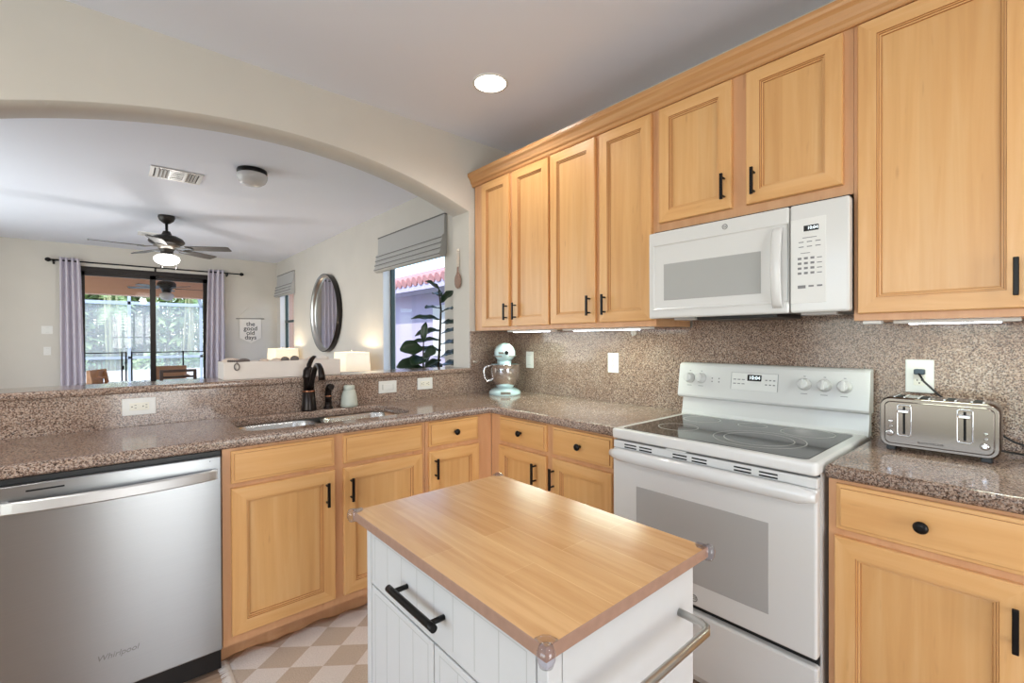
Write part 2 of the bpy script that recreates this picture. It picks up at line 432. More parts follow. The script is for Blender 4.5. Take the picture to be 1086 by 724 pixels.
# ------------------------------------------------------------------ room shell
H = 2.695; YB = 6.55; XL = -4.2; YF = -4.8
def wall_mesh(name, boxes):
    m = MB()
    for a, b in boxes: m.box(a, b)
    return struct(m.build(name, WALL))
m = MB(); m.box((XL-.15, YF-.15, -.1), (.15, YB+.15, 0)); struct(m.build('floor', FLOOR))
m = MB(); m.box((XL-.15, YF-.15, H), (.15, YB+.15, H+.25)); struct(m.build('ceiling', CEIL))
W1 = (.90, 2.16, .93, 2.36); W2 = (5.50, 6.33, .93, 2.36)
wall_mesh('wall_right', [((0, YF, 0), (.15, W1[0], H)), ((0, W1[0], 0), (.15, W1[1], W1[2])), ((0, W1[0], W1[3]), (.15, W1[1], H)), ((0, W1[1], 0), (.15, W2[0], H)),
    ((0, W2[0], 0), (.15, W2[1], W2[2])), ((0, W2[0], W2[3]), (.15, W2[1], H)), ((0, W2[1], 0), (.15, YB, H))])
D0, D1, DZ = -2.70, -1.00, 2.385
wall_mesh('wall_back', [((XL-.15, YB, 0), (D0, YB+.15, H)), ((D1, YB, 0), (.15, YB+.15, H)), ((D0, YB, DZ), (D1, YB+.15, H))])
wall_mesh('wall_left', [((XL-.15, YF, 0), (XL, -3.6, H)), ((XL-.15, -3.6, 0), (XL, -.8, .4)), ((XL-.15, -3.6, 2.5), (XL, -.8, H)), ((XL-.15, -.8, 0), (XL, 1.8, H)),
    ((XL-.15, 1.8, 0), (XL, 5.4, .4)), ((XL-.15, 1.8, 2.5), (XL, 5.4, H)), ((XL-.15, 5.4, 0), (XL, YB, H))])
wall_mesh('wall_front', [((XL-.15, YF-.15, 0), (-2.30, YF, H)), ((-2.30, YF-.15, 0), (-1.15, YF, .12)), ((-2.30, YF-.15, 2.2), (-1.15, YF, H)), ((-1.15, YF-.15, 0), (.15, YF, H))]+[((x-.03, YF-.09, .12), (x+.03, YF-.03, 2.2)) for x in (-2.0125, -1.725, -1.4375)]+[((-2.30, YF-.09, z-.02), (-1.15, YF-.03, z+.02)) for z in (.75, 1.4)])
# arched opening between kitchen and dining room
AX0, AX1, ZS, ZP, WT = -2.69, -.375, 2.19, 2.402, .20
hc = (AX1-AX0)/2; sg = ZP-ZS; RA = (hc*hc+sg*sg)/(2*sg); CX = (AX0+AX1)/2; CZ = ZP-RA
m = MB()
m.box((XL, 0, 0), (AX0, WT, H)); m.box((AX1, 0, 0), (0, WT, H)); m.box((AX0, 0, 0), (AX1, WT, 1.055))
N = 56; A = []
for i in range(N+1):
    x = AX0+(AX1-AX0)*i/N; z = CZ+math.sqrt(RA*RA-(x-CX)**2)
    A.append([m.bm.verts.new(p) for p in ((x, 0, z), (x, 0, H), (x, WT, H), (x, WT, z))])
for P, Q in zip(A, A[1:]):
    m._f([P[0], Q[0], Q[1], P[1]]); m._f([P[2], Q[2], Q[3], P[3]]); m._f([P[0], P[3], Q[3], Q[0]], smooth=True); m._f([P[1], Q[1], Q[2], P[2]])
struct(m.build('wall_arch', WALL))

# ------------------------------------------------------------------ granite: splashes, ledge, worktops
CT = .914
m = MB(); m.box((AX0+.01, -.016, CT-.02), (AX1, -.001, 1.0602)); m.box((AX1, -.016, CT-.02), (-.001, -.001, 1.349))
tag(m.build('backsplash', GRANITE), 'speckled granite splash under the bar ledge and beside the stand mixer', 'backsplash')
m = MB(); m.box((-.016, -4.0, CT-.02), (-.001, -.017, 1.349)); m.box((-.016, -2.2, 1.349), (-.001, -1.46, 1.40))
tag(m.build('backsplash', GRANITE), 'long speckled granite splash behind the range and toaster', 'backsplash')
m = MB(); m.merge(slab_mesh([rrect(AX0+.005, -.032, AX1-.002, .245, .012, 3)], 1.0605, 1.0915, .011))
tag(m.build('bar_ledge', GRANITE), 'narrow granite bar ledge along the sill of the arched opening', 'ledge')
SX0, SX1, SY0, SY1 = -1.855, -1.075, -.485, -.100
m = MB()
outl = [(-2.66, -.0165), (-2.66, -.587), (-.6506, -.587), (-.6506, -1.452), (-.0165, -1.452), (-.0165, -.0165)]
hole = rrect(SX0, SY0, SX1, SY1, .085, 8)
m.merge(slab_mesh([outl, hole], CT-.042, CT, .012))
tag(m.build('countertop', GRANITE), 'L-shaped speckled granite worktop with the sink cut into it', 'countertop')
m = MB(); m.merge(slab_mesh([[(-.6506, -4.0), (-.6506, -2.213), (-.0165, -2.213), (-.0165, -4.0)]], CT-.042, CT, .012))
tag(m.build('countertop', GRANITE), 'granite worktop right of the range under the toaster', 'countertop')

# ------------------------------------------------------------------ base cabinets
FY, FX = -.562, -.6256
Fy, Fx = face_y(FY), face_x(FX)
def carc_y(name, label, x0, x1):
    t = thing(name, label, 'cabinet', ((x0+x1)/2, -.3, 0))
    m = MB(); m.box((x0, FY, .10), (x1, -.02, CT-.043)); m.box((x0, -.475, 0), (x1, -.02, .10)); m.build('cabinet_body', FRAME, t); return t
t = thing('sink_cabinet', 'maple sink cabinet right of the dishwasher with two doors and false drawer fronts', 'cabinet', (-1.508, -.3, 0))
m = MB(); x0, x1 = -1.953, -1.062
m.box((x0, FY, .10), (x1, FY+.02, CT-.043)); m.box((x0, FY+.0201, .10), (x1, -.02, .60)); m.box((x0, FY+.0201, .6001), (x0+.018, -.02, CT-.043)); m.box((x1-.018, FY+.0201, .6001), (x1, -.02, CT-.043)); m.box((x0, -.475, 0), (x1, -.02, .0999)); m.build('cabinet_body', FRAME, t)
drawer(Fy, -1.925, -1.527, .733, .860, t, False, 'false_drawer_front'); drawer(Fy, -1.484, -1.084, .733, .860, t, False, 'false_drawer_front')
door(Fy, -1.925, -1.525, .138, .714, t, -1.563, .617); door(Fy, -1.486, -1.084, .138, .714, t, -1.455, .617)
t = carc_y('drawer_cabinet', 'narrow maple base cabinet between the sink cabinet and the inner corner', -1.060, -.627)
drawer(Fy, -1.043, -.731, .738, .863, t); door(Fy, -1.043, -.727, .138, .714, t, -1.012, .627)
def carc_x(name, label, y0, y1):
    t = thing(name, label, 'cabinet', (-.3, (y0+y1)/2, 0))
    m = MB(); m.box((FX, y0, .10), (-.02, y1, CT-.043)); m.box((-.53, y0, 0), (-.02, y1, .10)); m.build('cabinet_body', FRAME, t); return t
t = carc_x('base_cabinet', 'maple base cabinet left of the range with two drawers and two doors', -.564, -1.447)
drawer(Fx, .655, 1.018, .730, .862, t); drawer(Fx, 1.064, 1.422, .730, .862, t)
door(Fx, .650, 1.018, .138, .706, t, .949, .61); door(Fx, 1.064, 1.422, .138, .708, t, 1.076, .61)
t = carc_x('base_cabinet', 'maple base cabinet right of the range under the toaster', -2.215, -2.86)
drawer(Fx, 2.237, 2.625, .726, .860, t); door(Fx, 2.233, 2.625, .138, .704, t, 2.600, .603)
drawer(Fx, 2.655, 2.845, .726, .860, t); door(Fx, 2.655, 2.845, .138, .704, t, 2.690, .603)
m = MB(); m.box((-2.66, -.55, 0), (-2.562, -.02, CT-.043)); tag(m.build('end_panel', FRAME), 'maple end panel left of the dishwasher', 'panel')

# ------------------------------------------------------------------ upper cabinets
UX = -.335; Fu = face_x(UX); ZU = 1.352; ZT = 2.40
def upper(label, y0, y1, doors, z0=ZU):
    t = thing('wall_cabinet', label, 'cabinet', (-.17, (y0+y1)/2, z0))
    m = MB(); m.box((UX, y0, z0), (-.018, y1, ZT)); m.build('cabinet_body', FRAME, t)
    for u0, u1, v0, v1, hu, hv in doors: door(Fu, u0, u1, v0, v1, t, hu, hv)
    return t
upper('maple wall cabinet in the corner above the stand mixer', -.018, -.762, [(.116, .402, 1.375, 2.352, .384, 1.468), (.438, .755, 1.375, 2.352, .470, 1.468)])
upper('maple wall cabinet with two tall doors left of the microwave', -.763, -1.449, [(.772, 1.098, 1.378, 2.352, 1.066, 1.468), (1.127, 1.434, 1.378, 2.352, 1.166, 1.468)])
upper('short maple wall cabinet above the microwave', -1.450, -2.213, [(1.473, 1.805, 1.826, 2.352, 1.777, 1.915), (1.862, 2.185, 1.826, 2.352, 1.895, 1.908)], 1.79)
upper('large maple wall cabinet above the toaster', -2.214, -2.90, [(2.227, 2.625, 1.375, 2.352, 2.592, 1.462), (2.655, 2.885, 1.375, 2.352, 2.690, 1.462)])
m = MB(); P = [(-.018, 2.360), (-.345, 2.360), (-.350, 2.366), (-.352, 2.378), (-.360, 2.386), (-.363, 2.398), (-.372, 2.414), (-.384, 2.426), (-.388, 2.436), (-.388, 2.449), (-.384, 2.452), (-.018, 2.452)]
P = [(-.336, 2.360)] + P[1:-1] + [(-.336, 2.452)]
m.loft([[(x, y, z) for x, z in P] for y in (-.003, -3.3)], smooth=False)
struct(m.build('trim_1', CROWNM))
# under-cabinet lights
def strip(label, y0, y1, x, lit=True):
    t = thing('under_cabinet_light', label, 'light', (x, (y0+y1)/2, ZU), 'under-cabinet lights')
    m = MB(); m.box((x-.022, y1, ZU-.012), (x+.022, y0, ZU), .003); m.build('housing', WHITE_M, t)
    if lit:
        m = MB(); d = (y0-y1)*.14; m.box((x-.017, y1+d, ZU-.0145), (x+.017, y0-d, ZU-.0115)); m.build('led_strip', LED, t)
        light('under_cabinet_glow', 'AREA', (x, (y0+y1)/2, ZU-.02), 1.9*(y0-y1)/.4, (.82, 1, .80), (0, 0, 0), .05, (y0-y1)*.75).parent = None
strip('white light bar glowing under the corner cabinet above the mixer', -.30, -.72, -.26)
strip('white light bar glowing under the tall cabinet left of the microwave', -.80, -1.38, -.26)
strip('white light bar glowing under the cabinet above the toaster', -2.31, -2.60, -.26)
strip('tiny unlit white strip under the cabinet beside the microwave', -2.235, -2.285, -.30, False)

# ------------------------------------------------------------------ dishwasher
t = thing('dishwasher', 'stainless steel dishwasher left of the sink cabinet', 'dishwasher', (-2.258, -.3, 0))
m = MB(); m.box((-2.556, -.550, .02), (-1.958, -.03, CT-.046)); m.box((-2.556, -.566, .80), (-1.958, -.54, CT-.046)); m.build('tub_body', BLACK, t)
Fd = face_y(-.567)
m = MB(); fbox(m, Fd, -2.555, -1.959, .112, .852, 0, .024, .004); m.build('door_panel', STEEL, t)
m = MB(); L = []
for i in range(25):
    q = i/24; x = -2.523+.545*q; b = .012+.034*math.sin(PI*q)**.7; h = .0185
    zc = .789-.004*0; y0 = -.591
    L.append([(x, y0-b-.010+.004, zc-h), (x, y0-b-.010, zc-h+.004), (x, y0-b-.010, zc+h-.004), (x, y0-b-.010+.004, zc+h), (x, y0-b+.002, zc+h), (x, y0-b+.002, zc-h)])
m.loft(L, smooth=False)
for x in (-2.523, -1.978): m.box((x-.004 if x < -2.2 else x-.012, -.613, .771), (x+.012 if x < -2.2 else x+.004, -.590, .807), .002)
m.build('handle', STEEL_H, t)
m = MB(); fbox(m, Fd, -2.474, -2.388, .8275, .8325, .0235, .0248); m.build('vent_slot', SLOT, t)
m = MB(); fbox(m, Fd, -1.9745, -1.9715, .774, .804, .0235, .0250); m.build('side_button', SLOT, t)
m = MB(); fbox(m, Fd, -1.997, -1.994, .836, .839, .0235, .0248); m.build('indicator_light', SLOT, t)
put_text('Whirlpool', .026, Fd, -2.262, .235, .0245, SEAM, 'brand_mark', t, .25)
m = MB(); m.box((-2.555, -.50, .0), (-1.959, -.48, .112)); m.build('toe_kick', BLACK, t)

# ------------------------------------------------------------------ sink, faucet, sprayer, soap jar
t = thing('sink', 'stainless steel double-bowl sink set under the granite worktop', 'sink', ((SX0+SX1)/2, -.29, .7))
ZR = CT-.0435
for x0, x1 in ((SX0-.008, -1.485), (-1.455, SX1+.008)):
    m = MB(); y0, y1 = SY0-.008, SY1+.008; L = []
    for ins, z in ((0, ZR), (.004, ZR-.01), (.012, ZR-.10), (.022, ZR-.165), (.045, ZR-.185), (.12, ZR-.19)):
        L.append([(p, q, z) for p, q in rrect(x0+ins, y0+ins, x1-ins, y1-ins, max(.02, .085-ins*.3), 8)])
    m.loft(L, False, True); m.build('bowl', SINKM, t, fix=False)
m = MB(); m.lathe([(.045, ZR-.189), (.045, ZR-.186), (.03, ZR-.187), (.012, ZR-.189)], (-1.67, -.29, 0)); m.build('drain', CHROME, t)
m = MB(); m.lathe([(.045, ZR-.189), (.045, ZR-.186), (.03, ZR-.187), (.012, ZR-.189)], (-1.27, -.29, 0)); m.build('drain', CHROME, t)
m = MB(); m.box((-1.492, SY0, ZR-.025), (-1.448, SY1, ZR-.012), .005); m.build('divider', SINKM, t)

fx, fy = -1.475, -.058
t = thing('faucet', 'dark bronze kitchen faucet with lever handle behind the sink', 'faucet', (fx, fy, CT))
m = MB(); m.lathe([(.039, CT), (.039, CT+.008), (.035, CT+.03), (.031, CT+.10), (.0275, CT+.105), (.029, CT+.112)], (fx, fy, 0)); m.lathe([(.0265, CT+.112), (.0265, CT+.17), (.032, CT+.176), (.032, CT+.186), (.029, CT+.194), (.028, CT+.215), (.02, CT+.230), (.010, CT+.236)], (fx, fy, 0)); b = m.build('body', BRONZE, t)
m = MB(); m.lathe([(.0315, CT+.100), (.0325, CT+.104), (.0315, CT+.108)], (fx, fy, 0)); m.build('ring', COPPER, b)
m = MB(); m.tube([(fx, fy, CT+.228), (fx+.004, fy+.004, CT+.245), (fx+.018, fy+.018, CT+.268), (fx+.035, fy+.03, CT+.284), (fx+.05, fy+.04, CT+.287)], [.012, .013, .013, .010, .005]); m.build('lever', BRONZE, t)
m = MB(); sp = []
for q, (dy, dz) in enumerate(((-.015, .12), (-.045, .150), (-.075, .195), (-.10, .228), (-.13, .247), (-.165, .247), (-.192, .228), (-.203, .198), (-.206, .175))): sp.append((fx, fy+dy, CT+dz))
m.tube(sp, [.012, .013, .0135, .0135, .0135, .0135, .014, .0165, .017], 14); m.build('spout', BRONZE, t)
sx, sy = -1.372, -.056
t = thing('side_sprayer', 'small dark bronze side sprayer right of the faucet', 'sprayer', (sx, sy, CT))
m = MB(); m.lathe([(.026, CT), (.026, CT+.006), (.018, CT+.014), (.017, CT+.03), (.02, CT+.034)], (sx, sy, 0)); m.build('holder', BRONZE, t)
m = MB(); m.tube([(sx, sy, CT+.03), (sx, sy, CT+.06), (sx, sy-.002, CT+.085), (sx, sy-.008, CT+.108), (sx, sy-.026, CT+.122), (sx, sy-.05, CT+.122)], [.0165, .018, .0165, .0185, .019, .016], 14); m.build('spray_head', BRONZE, t)
m = MB(); m.lathe([(.0185, CT+.066), (.0195, CT+.069), (.0185, CT+.072)], (sx, sy, 0)); m.build('ring', COPPER, t)
jx, jy = -1.258, -.064
t = thing('soap_jar', 'sage grey ceramic jar on the worktop right of the sprayer', 'jar', (jx, jy, CT))
m = MB(); m.lathe([(.040, CT), (.045, CT+.004), (.046, CT+.018), (.042, CT+.055), (.034, CT+.088), (.028, CT+.096)], (jx, jy, 0)); m.build('jar_body', CERAMIC, t)
m = MB(); m.lathe([(.0285, CT+.096), (.030, CT+.099), (.030, CT+.118), (.027, CT+.121), (.02, CT+.121)], (jx, jy, 0)); m.build('lid', CERAMIC, t)

# ------------------------------------------------------------------ outlets and switches
def plate(name, label, F, u, v, w0, wd, ht, kind, horiz=False, slots=True):
    o = F @ Vector((u, v, w0)); t = thing(name, label, 'outlet' if 'outlet' in name else 'switch', o)
    m = MB(); fbox(m, F, u-wd/2, u+wd/2, v-ht/2, v+ht/2, w0, w0+.006, .0025); m.build('cover_plate', WHITE_M, t)
    a, b = (.034, .0165) if horiz else (.0165, .034)
    if kind == 'outlet':
        m = MB(); fbox(m, F, u-a, u+a, v-b, v+b, w0+.005, w0+.0078, .001); r = m.build('receptacle', CREAM, t)
        for s in (-1, 1):
            for k in (-1, 1):
                m = MB()
                if horiz: fbox(m, F, u+s*.019+.002, u+s*.019+.009, v+k*.006-.0012, v+k*.006+.0012, w0+.0075, w0+.0081)
                else: fbox(m, F, u+k*.006-.0012, u+k*.006+.0012, v+s*.019+.001, v+s*.019+.008, w0+.0075, w0+.0081)
                m.build('slot', SLOT, r)
            m = MB(); c = MB(); cc = (u+s*.019-.006, v) if horiz else (u, v+s*.019-.006)
            c.lathe([(.0026, w0+.0075), (.0026, w0+.0081)], (cc[0], cc[1], 0), n=10); m.merge(c.bm, mat=F); m.build('ground_hole', SLOT, r)
    else:
        m = MB(); fbox(m, F, u-a, u+a, v-b, v+b, w0+.005, w0+.0085, .0015); m.build('rocker', WHITE_M, t)
        for s in (-1, 1):
            m = MB()
            if horiz: fbox(m, F, u+s*a-.0005, u+s*a+.0005, v-b, v+b, w0+.005, w0+.0087)
            else: fbox(m, F, u-a, u+a, v+s*b-.0005, v+s*b+.0005, w0+.005, w0+.0087)
            m.build('seam', SEAM, t)
    return t
G0, Gx = face_y(-.016), face_x(-.016)
plate('wall_outlet', 'white sideways outlet on the granite above the dishwasher', G0, -2.182, 1.001, 0, .117, .074, 'outlet', True)
plate('wall_switch', 'white sideways rocker switch on the granite right of the soap jar', G0, -1.002, 1.004, 0, .117, .074, 'switch', True)
plate('wall_outlet', 'white sideways outlet on the granite left of the stand mixer', G0, -.743, 1.007, 0, .110, .074, 'outlet', True)
plate('wall_switch', 'white upright rocker switch on the granite right of the stand mixer', Gx, .240, 1.145, 0, .074, .117, 'switch')
plate('wall_outlet', 'white upright outlet on the granite left of the range', Gx, .966, 1.15, 0, .076, .117, 'outlet')
o1 = plate('wall_outlet', 'large white outlet plate behind the toaster with a plug in it', Gx, 2.343, 1.151, 0, .080, .122, 'outlet')
t = thing('adhesive_hook', 'tiny white round hook on the granite left of the microwave', 'hook', (-.017, -1.112, 1.33))
m = MB(); c = MB(); c.lathe([(.017, 0), (.017, .010), (.013, .014)], (1.112, 1.328, 0)); m.merge(c.bm, mat=Gx); m.build('disc', WHITE_M, t)
m = MB(); m.tube([(-.024, -1.112, 1.334), (-.028, -1.112, 1.318), (-.034, -1.112, 1.308), (-.040, -1.112, 1.316)], .003, 8); m.build('hook', WHITE_M, t)

# ------------------------------------------------------------------ stand mixer (built facing -y at the origin, then turned)
t = thing('stand_mixer', 'ice blue stand mixer with steel bowl in the worktop corner', 'mixer', (0, 0, 0))
def oval(cy, rx, ry, z, n=32, dx=0, egg=0): return [(dx+rx*math.cos(2*PI*i/n)*(1+egg*math.sin(2*PI*i/n)), cy+ry*math.sin(2*PI*i/n), z) for i in range(n)]
m = MB(); m.loft([oval(0, .118, .165, 0), oval(0, .120, .168, .008), oval(0, .116, .164, .022), oval(.004, .100, .150, .034), oval(.01, .078, .13, .044), oval(.012, .06, .11, .047)]); b = m.build('base', MIXB, t)
m = MB(); m.box((-.036, -.166, .012), (.036, -.158, .030), .003); m.build('badge', FANS, b)
m = MB(); m.loft([oval(.095, .066, .070, .03), oval(.098, .056, .056, .07), oval(.10, .050, .048, .13), oval(.10, .050, .05, .18), oval(.10, .056, .062, .215), oval(.09, .056, .07, .25)]); m.build('pedestal', MIXB, t)
m = MB(); L = []
for i in range(15):
    q = i/14; y = -.158+.345*q; r = math.sqrt(max(0, 1-(2*q-1)**2*1.0))**.62 if 0 < q < 1 else .02
    a, bz = .086*r*(1-.14*q), .084*r*(1-.20*q); L.append([(a*math.cos(2*PI*k/28), y, .290+bz*math.sin(2*PI*k/28)*(1.0 if math.sin(2*PI*k/28) > 0 else .86)) for k in range(28)])
m.loft(L); h = m.build('motor_head', MIXB, t)
m = MB(); L = []
for i in range(12):
    q = .04+.88*i/11; y = -.158+.345*q; r = math.sqrt(max(0, 1-(2*q-1)**2))**.62
    a = .088*r*(1-.14*q)+.0025; L.append([(a, y, .268), (a, y, .276), (-a, y, .276), (-a, y, .268)])
m.loft(L, smooth=False); m.build('trim_band', FANS, h)
m = MB(); m.lathe([(.013, -.166), (.014, -.162), (.014, -.148)], (.008, 0, .297), 'y', 20); m.build('hub_cap', SLOT, h)
m = MB(); m.box((-.05, -.157, .290), (-.012, -.146, .302), .003); m.build('emblem', FANS, h)
m = MB(); m.lathe([(.040, .205), (.044, .212), (.046, .24)], (0, -.085, 0)); m.build('planetary_hub', MIXB, h)
m = MB(); m.lathe([(.016, .206), (.016, .18), (.006, .178), (.006, .15)], (0, -.085, 0)); m.build('beater_shaft', CHROME, t)
m = MB(); m.lathe([(.052, .044), (.054, .050), (.072, .066), (.094, .098), (.106, .140), (.109, .185), (.109, .210), (.112, .212), (.112, .215), (.107, .215), (.105, .185), (.102, .140), (.090, .100), (.068, .070), (.02, .060)], (0, -.055, 0), n=40); bo = m.build('bowl', CHROME, t)
m = MB(); m.tube([(-.100, -.055, .198), (-.125, -.058, .204), (-.148, -.06, .190), (-.155, -.06, .155), (-.150, -.06, .118), (-.132, -.058, .096), (-.104, -.055, .104), (-.094, -.055, .112)], .008, 12); m.build('bowl_handle', CHROME, bo)
t.location = (-.215, -.195, CT); t.rotation_euler = (0, 0, math.radians(-38)); t.scale = (.93, .93, .97)

# ------------------------------------------------------------------ range
RY0, RY1 = -1.458, -2.206
t = thing('range', 'white freestanding electric range with glass cooktop', 'range', (-.35, -1.832, 0))
m = MB(); m.box((-.648, RY1+.004, .03), (-.03, RY0-.004, .885)); m.box((-.60, RY1+.05, 0), (-.08, RY0-.05, .03)); m.build('oven_body', WHITE, t)
m = MB(); m.merge(slab_mesh([rrect(-.697, RY1, -.045, RY0, .018, 4)], .880, .921, .010)); m.build('cooktop_frame', WHITE, t)
m = MB(); m.merge(slab_mesh([rrect(-.668, RY1+.035, -.135, RY0-.035, .02, 5)], .915, .9225, .001)); ck = m.build('glass_cooktop', COOK, t)
def burner(x, y, rr):
    m = MB()
    for r in rr:
        N = 48; L = [[(x+q*math.cos(2*PI*i/N), y+q*math.sin(2*PI*i/N), z) for i in range(N)] for q, z in ((r-.0016, .9222), (r-.0016, .9229), (r+.0016, .9229), (r+.0016, .9222))]
        m.loft(L, False, False)
    m.build('burner_ring', RING, ck)
burner(-.48, -1.64, (.078,)); burner(-.475, -1.955, (.115, .152)); burner(-.235, -1.62, (.078,)); burner(-.225, -2.04, (.09,)); burner(-.22, -1.835, (.055,))
Fo = face_x(-.650)
m = MB(); fbox(m, Fo, -RY0+.004, -RY1-.004, .328, .840, 0, .040, .008, seg=3); d = m.build('oven_door', WHITE, t)
m = MB(); fbox(m, Fo, 1.577, 2.068, .410, .703, .038, .0412, .001); m.build('oven_window', OVENW, d)
# ventilated upper rail of the door and its full-width handle
m2 = MB(); fbox(m2, Fo, -RY0+.004, -RY1-.004, .8405, .872, 0, .034, .004); m2.build('vent_rail', WHITE, d)
for c in (1.545, 1.615, 1.76, 1.835, 1.985, 2.065):
    for z in (.849, .860):
        m = MB(); fbox(m, face_x(-.684), c-.028, c+.028, z-.0026, z+.0026, -.001, .0006); m.build('vent_slot', SLOT, d)
m = MB(); L = []
for i in range(33):
    q = i/32; y = RY0-.002-(RY0-RY1-.004)*q; e = min(q, 1-q)*32; s = min(1, .55+.45*min(1, e/2)); w_ = .034*(.5+.5*s)+.012*math.sin(PI*q)**.5
    zc = .820; pr = []
    for k in range(12):
        a = 2*PI*k/12; pr.append((-.688-(w_*.5)-(w_*.5)*math.cos(a), y, zc+.026*s*math.sin(a)))
    L.append(pr)
m.loft(L); m.build('door_handle', WHITE, d)
m = MB(); fbox(m, Fo, -RY0+.004, -RY1-.004, .070, .303, 0, .036, .008); m.build('storage_drawer', WHITE, t)
m = MB(); fbox(m, Fo, -RY0+.006, -RY1-.006, .298, .332, -.01, .010); m.build('shadow_gap', BLACK, t)
m = MB(); fbox(m, Fo, 1.712, 1.79, .8765, .8795, .036, .050, .001); m.build('latch', WHITE_M, t)
m = MB(); fbox(m, Fo, -RY0+.006, -RY1-.006, .868, .882, -.01, .004); m.build('shadow_gap', BLACK, t)
# GE style round monogram
def monogram(F, u, v, w0, r, parent):
    m = MB(); N = 32
    L = [[F @ Vector((u+q*math.cos(2*PI*i/N), v+q*math.sin(2*PI*i/N), z)) for i in range(N)] for q, z in ((r*.8, w0), (r*.8, w0+.001), (r, w0+.001), (r, w0))]
    m.loft(L, False, False); m.merge(text_bm('GE', r*1.05, .0004, shear=.2), mat=F @ Matrix.Translation((u, v, w0+.0004))); m.build('logo', SEAM, parent)
monogram(Fo, 1.818, .357, .0402, .013, d)
# backguard
m = MB(); L = [[(x, y, z) for x, z in ((-.055, .915), (-.105, .915), (-.098, .935), (-.085, 1.005), (-.055, 1.012))] for y in (RY0+.01, RY1-.002)]
m.loft(L, smooth=False); m.build('backguard_riser', WHITE, t)
bgp = [(-.034, 1.000), (-.094, 1.000), (-.104, 1.006), (-.106, 1.014), (-.082, 1.158), (-.074, 1.168), (-.060, 1.172), (-.034, 1.172)]
m = MB(); L = []
for y, s in ((RY0+.030, .985), (RY0+.026, .996), (RY0+.020, 1), (RY1+.006, 1), (RY1, .996), (RY1-.004, .985)):
    L.append([(-.034+(x+.034)*s, y, 1.086+(z-1.086)*s) for x, z in bgp])
m.loft(L, smooth=False); bg = m.build('control_panel', WHITE, t)
tilt = math.atan2(.024, .144)
Fb = Matrix.Translation((-.094, 0, 1.086)) @ Matrix(((0, math.sin(tilt), -math.cos(tilt), 0), (-1, 0, 0, 0), (0, math.cos(tilt), math.sin(tilt), 0), (0, 0, 0, 1)))
for u, v in ((1.487, .012), (1.545, .014), (1.990, .014), (2.062, .014), (2.130, .014)):
    m = MB(); c = MB(); c.lathe([(.0255, 0), (.0255, .006), (.0215, .008), (.019, .026), (.016, .029)], (u, v, 0), n=30); m.merge(c.bm, mat=Fb)
    fbox(m, Fb, u-.006, u+.006, v-.021, v+.021, .020, .034, .003); k = m.build('knob', WHITE, bg)
m = MB(); fbox(m, Fb, 1.690, 1.890, -.028, .050, .0, .0012, .0004); ds = m.build('touch_panel', WHITE_M, bg)
def legend(*a): k_ = MB(); fbox(k_, Fb, *a); k_.build('printed_legend', PRINT, ds)
for a in ((1.690, 1.6915, -.028, .050), (1.8885, 1.890, -.028, .050), (1.6916, 1.8884, .0488, .050)): legend(*a, .0005, .0018)
for r in range(2):
    for c in range(3): legend(1.700+c*.019, 1.713+c*.019, .016-r*.019, .020-r*.019, .001, .0016); legend(1.838+c*.016, 1.847+c*.016, .018-r*.02, .023-r*.02, .001, .0016)
for u in (1.487, 1.545, 1.990, 2.062, 2.130):
    legend(u-.004, u+.004, .046, .049, .0, .0006); legend(u-.012, u+.012, -.026, -.0235, .0, .0006)
for u in (1.60, 1.633):
    for v in (.016, .0): legend(u-.003, u+.003, v-.003, v+.003, 0, .0006)
m = MB(); fbox(m, Fb, 1.762, 1.822, .014, .042, .001, .0022, .0004); dd = m.build('clock_display', DISPLAY, bg)
put_text('10:04', .022, Fb, 1.793, .028, .0026, DIGIT, 'clock_digits', dd)

# ------------------------------------------------------------------ over-range microwave
MY0, MY1, MZ0, MZ1, MX = -1.453, -2.217, 1.384, 1.772, -.405
t = thing('microwave', 'white over-the-range microwave mounted under the short wall cabinet', 'microwave', (-.2, -1.835, MZ0))
m = MB(); m.box((-.362, MY1+.01, MZ0+.004), (-.018, MY0-.006, MZ1+.012)); b = m.build('casing', BLACK, t)
Fm = face_x(-.362)
U0, UD, U1 = -MY0, 2.036, -MY1
m = MB(); fbox(m, Fm, U0, UD-.0015, MZ0, MZ1, 0, .043, .008, seg=3); d = m.build('door', WHITE, t)
m = MB()
for ins in (0,):
    L = []
    for k, (q, h) in enumerate(((0, .0425), (0, .0460), (.004, .0470), (.010, .0425))):
        L.append([Fm @ Vector(p) for p in ((1.476+q, 1.420+q, h), (UD-.004, 1.420+q, h), (UD-.004, 1.716-q, h), (1.476+q, 1.716-q, h))])
    m.loft(L, False, False, False)
m.build('door_bezel', WHITE, d)
m = MB(); fbox(m, Fm, 1.530, 1.938, 1.463, 1.624, .040, .0440, .001); m.build('door_window', MWW, d)
m = MB(); L = []
for i in range(19):
    q = i/18; z = 1.405+.295*q; w0 = .044+.026*math.sin(PI*q)**.6; hw = .018
    L.append([tuple(Fm @ Vector((1.998+hw*math.cos(2*PI*k/12), z, w0+.008*math.sin(2*PI*k/12)))) for k in range(12)])
m.loft(L); m.build('handle', WHITE, d)
monogram(Fm, 1.802, 1.742, .0432, .011, d)
m = MB(); fbox(m, Fm, UD+.0015, U1, MZ0, MZ1, 0, .043, .008, seg=3); cp = m.build('control_panel', WHITE, t)
m = MB(); fbox(m, Fm, 2.040, 2.150, 1.418, 1.718, .042, .0438, .0008); pad = m.build('keypad_overlay', WHITE_M, cp)
m = MB(); fbox(m, Fm, 2.082, 2.128, 1.672, 1.692, .0436, .0446, .0003); dd = m.build('clock_display', DISPLAY, cp)
put_text('10:04', .015, Fm, 2.110, 1.682, .0450, DIGIT, 'clock_digits', dd)
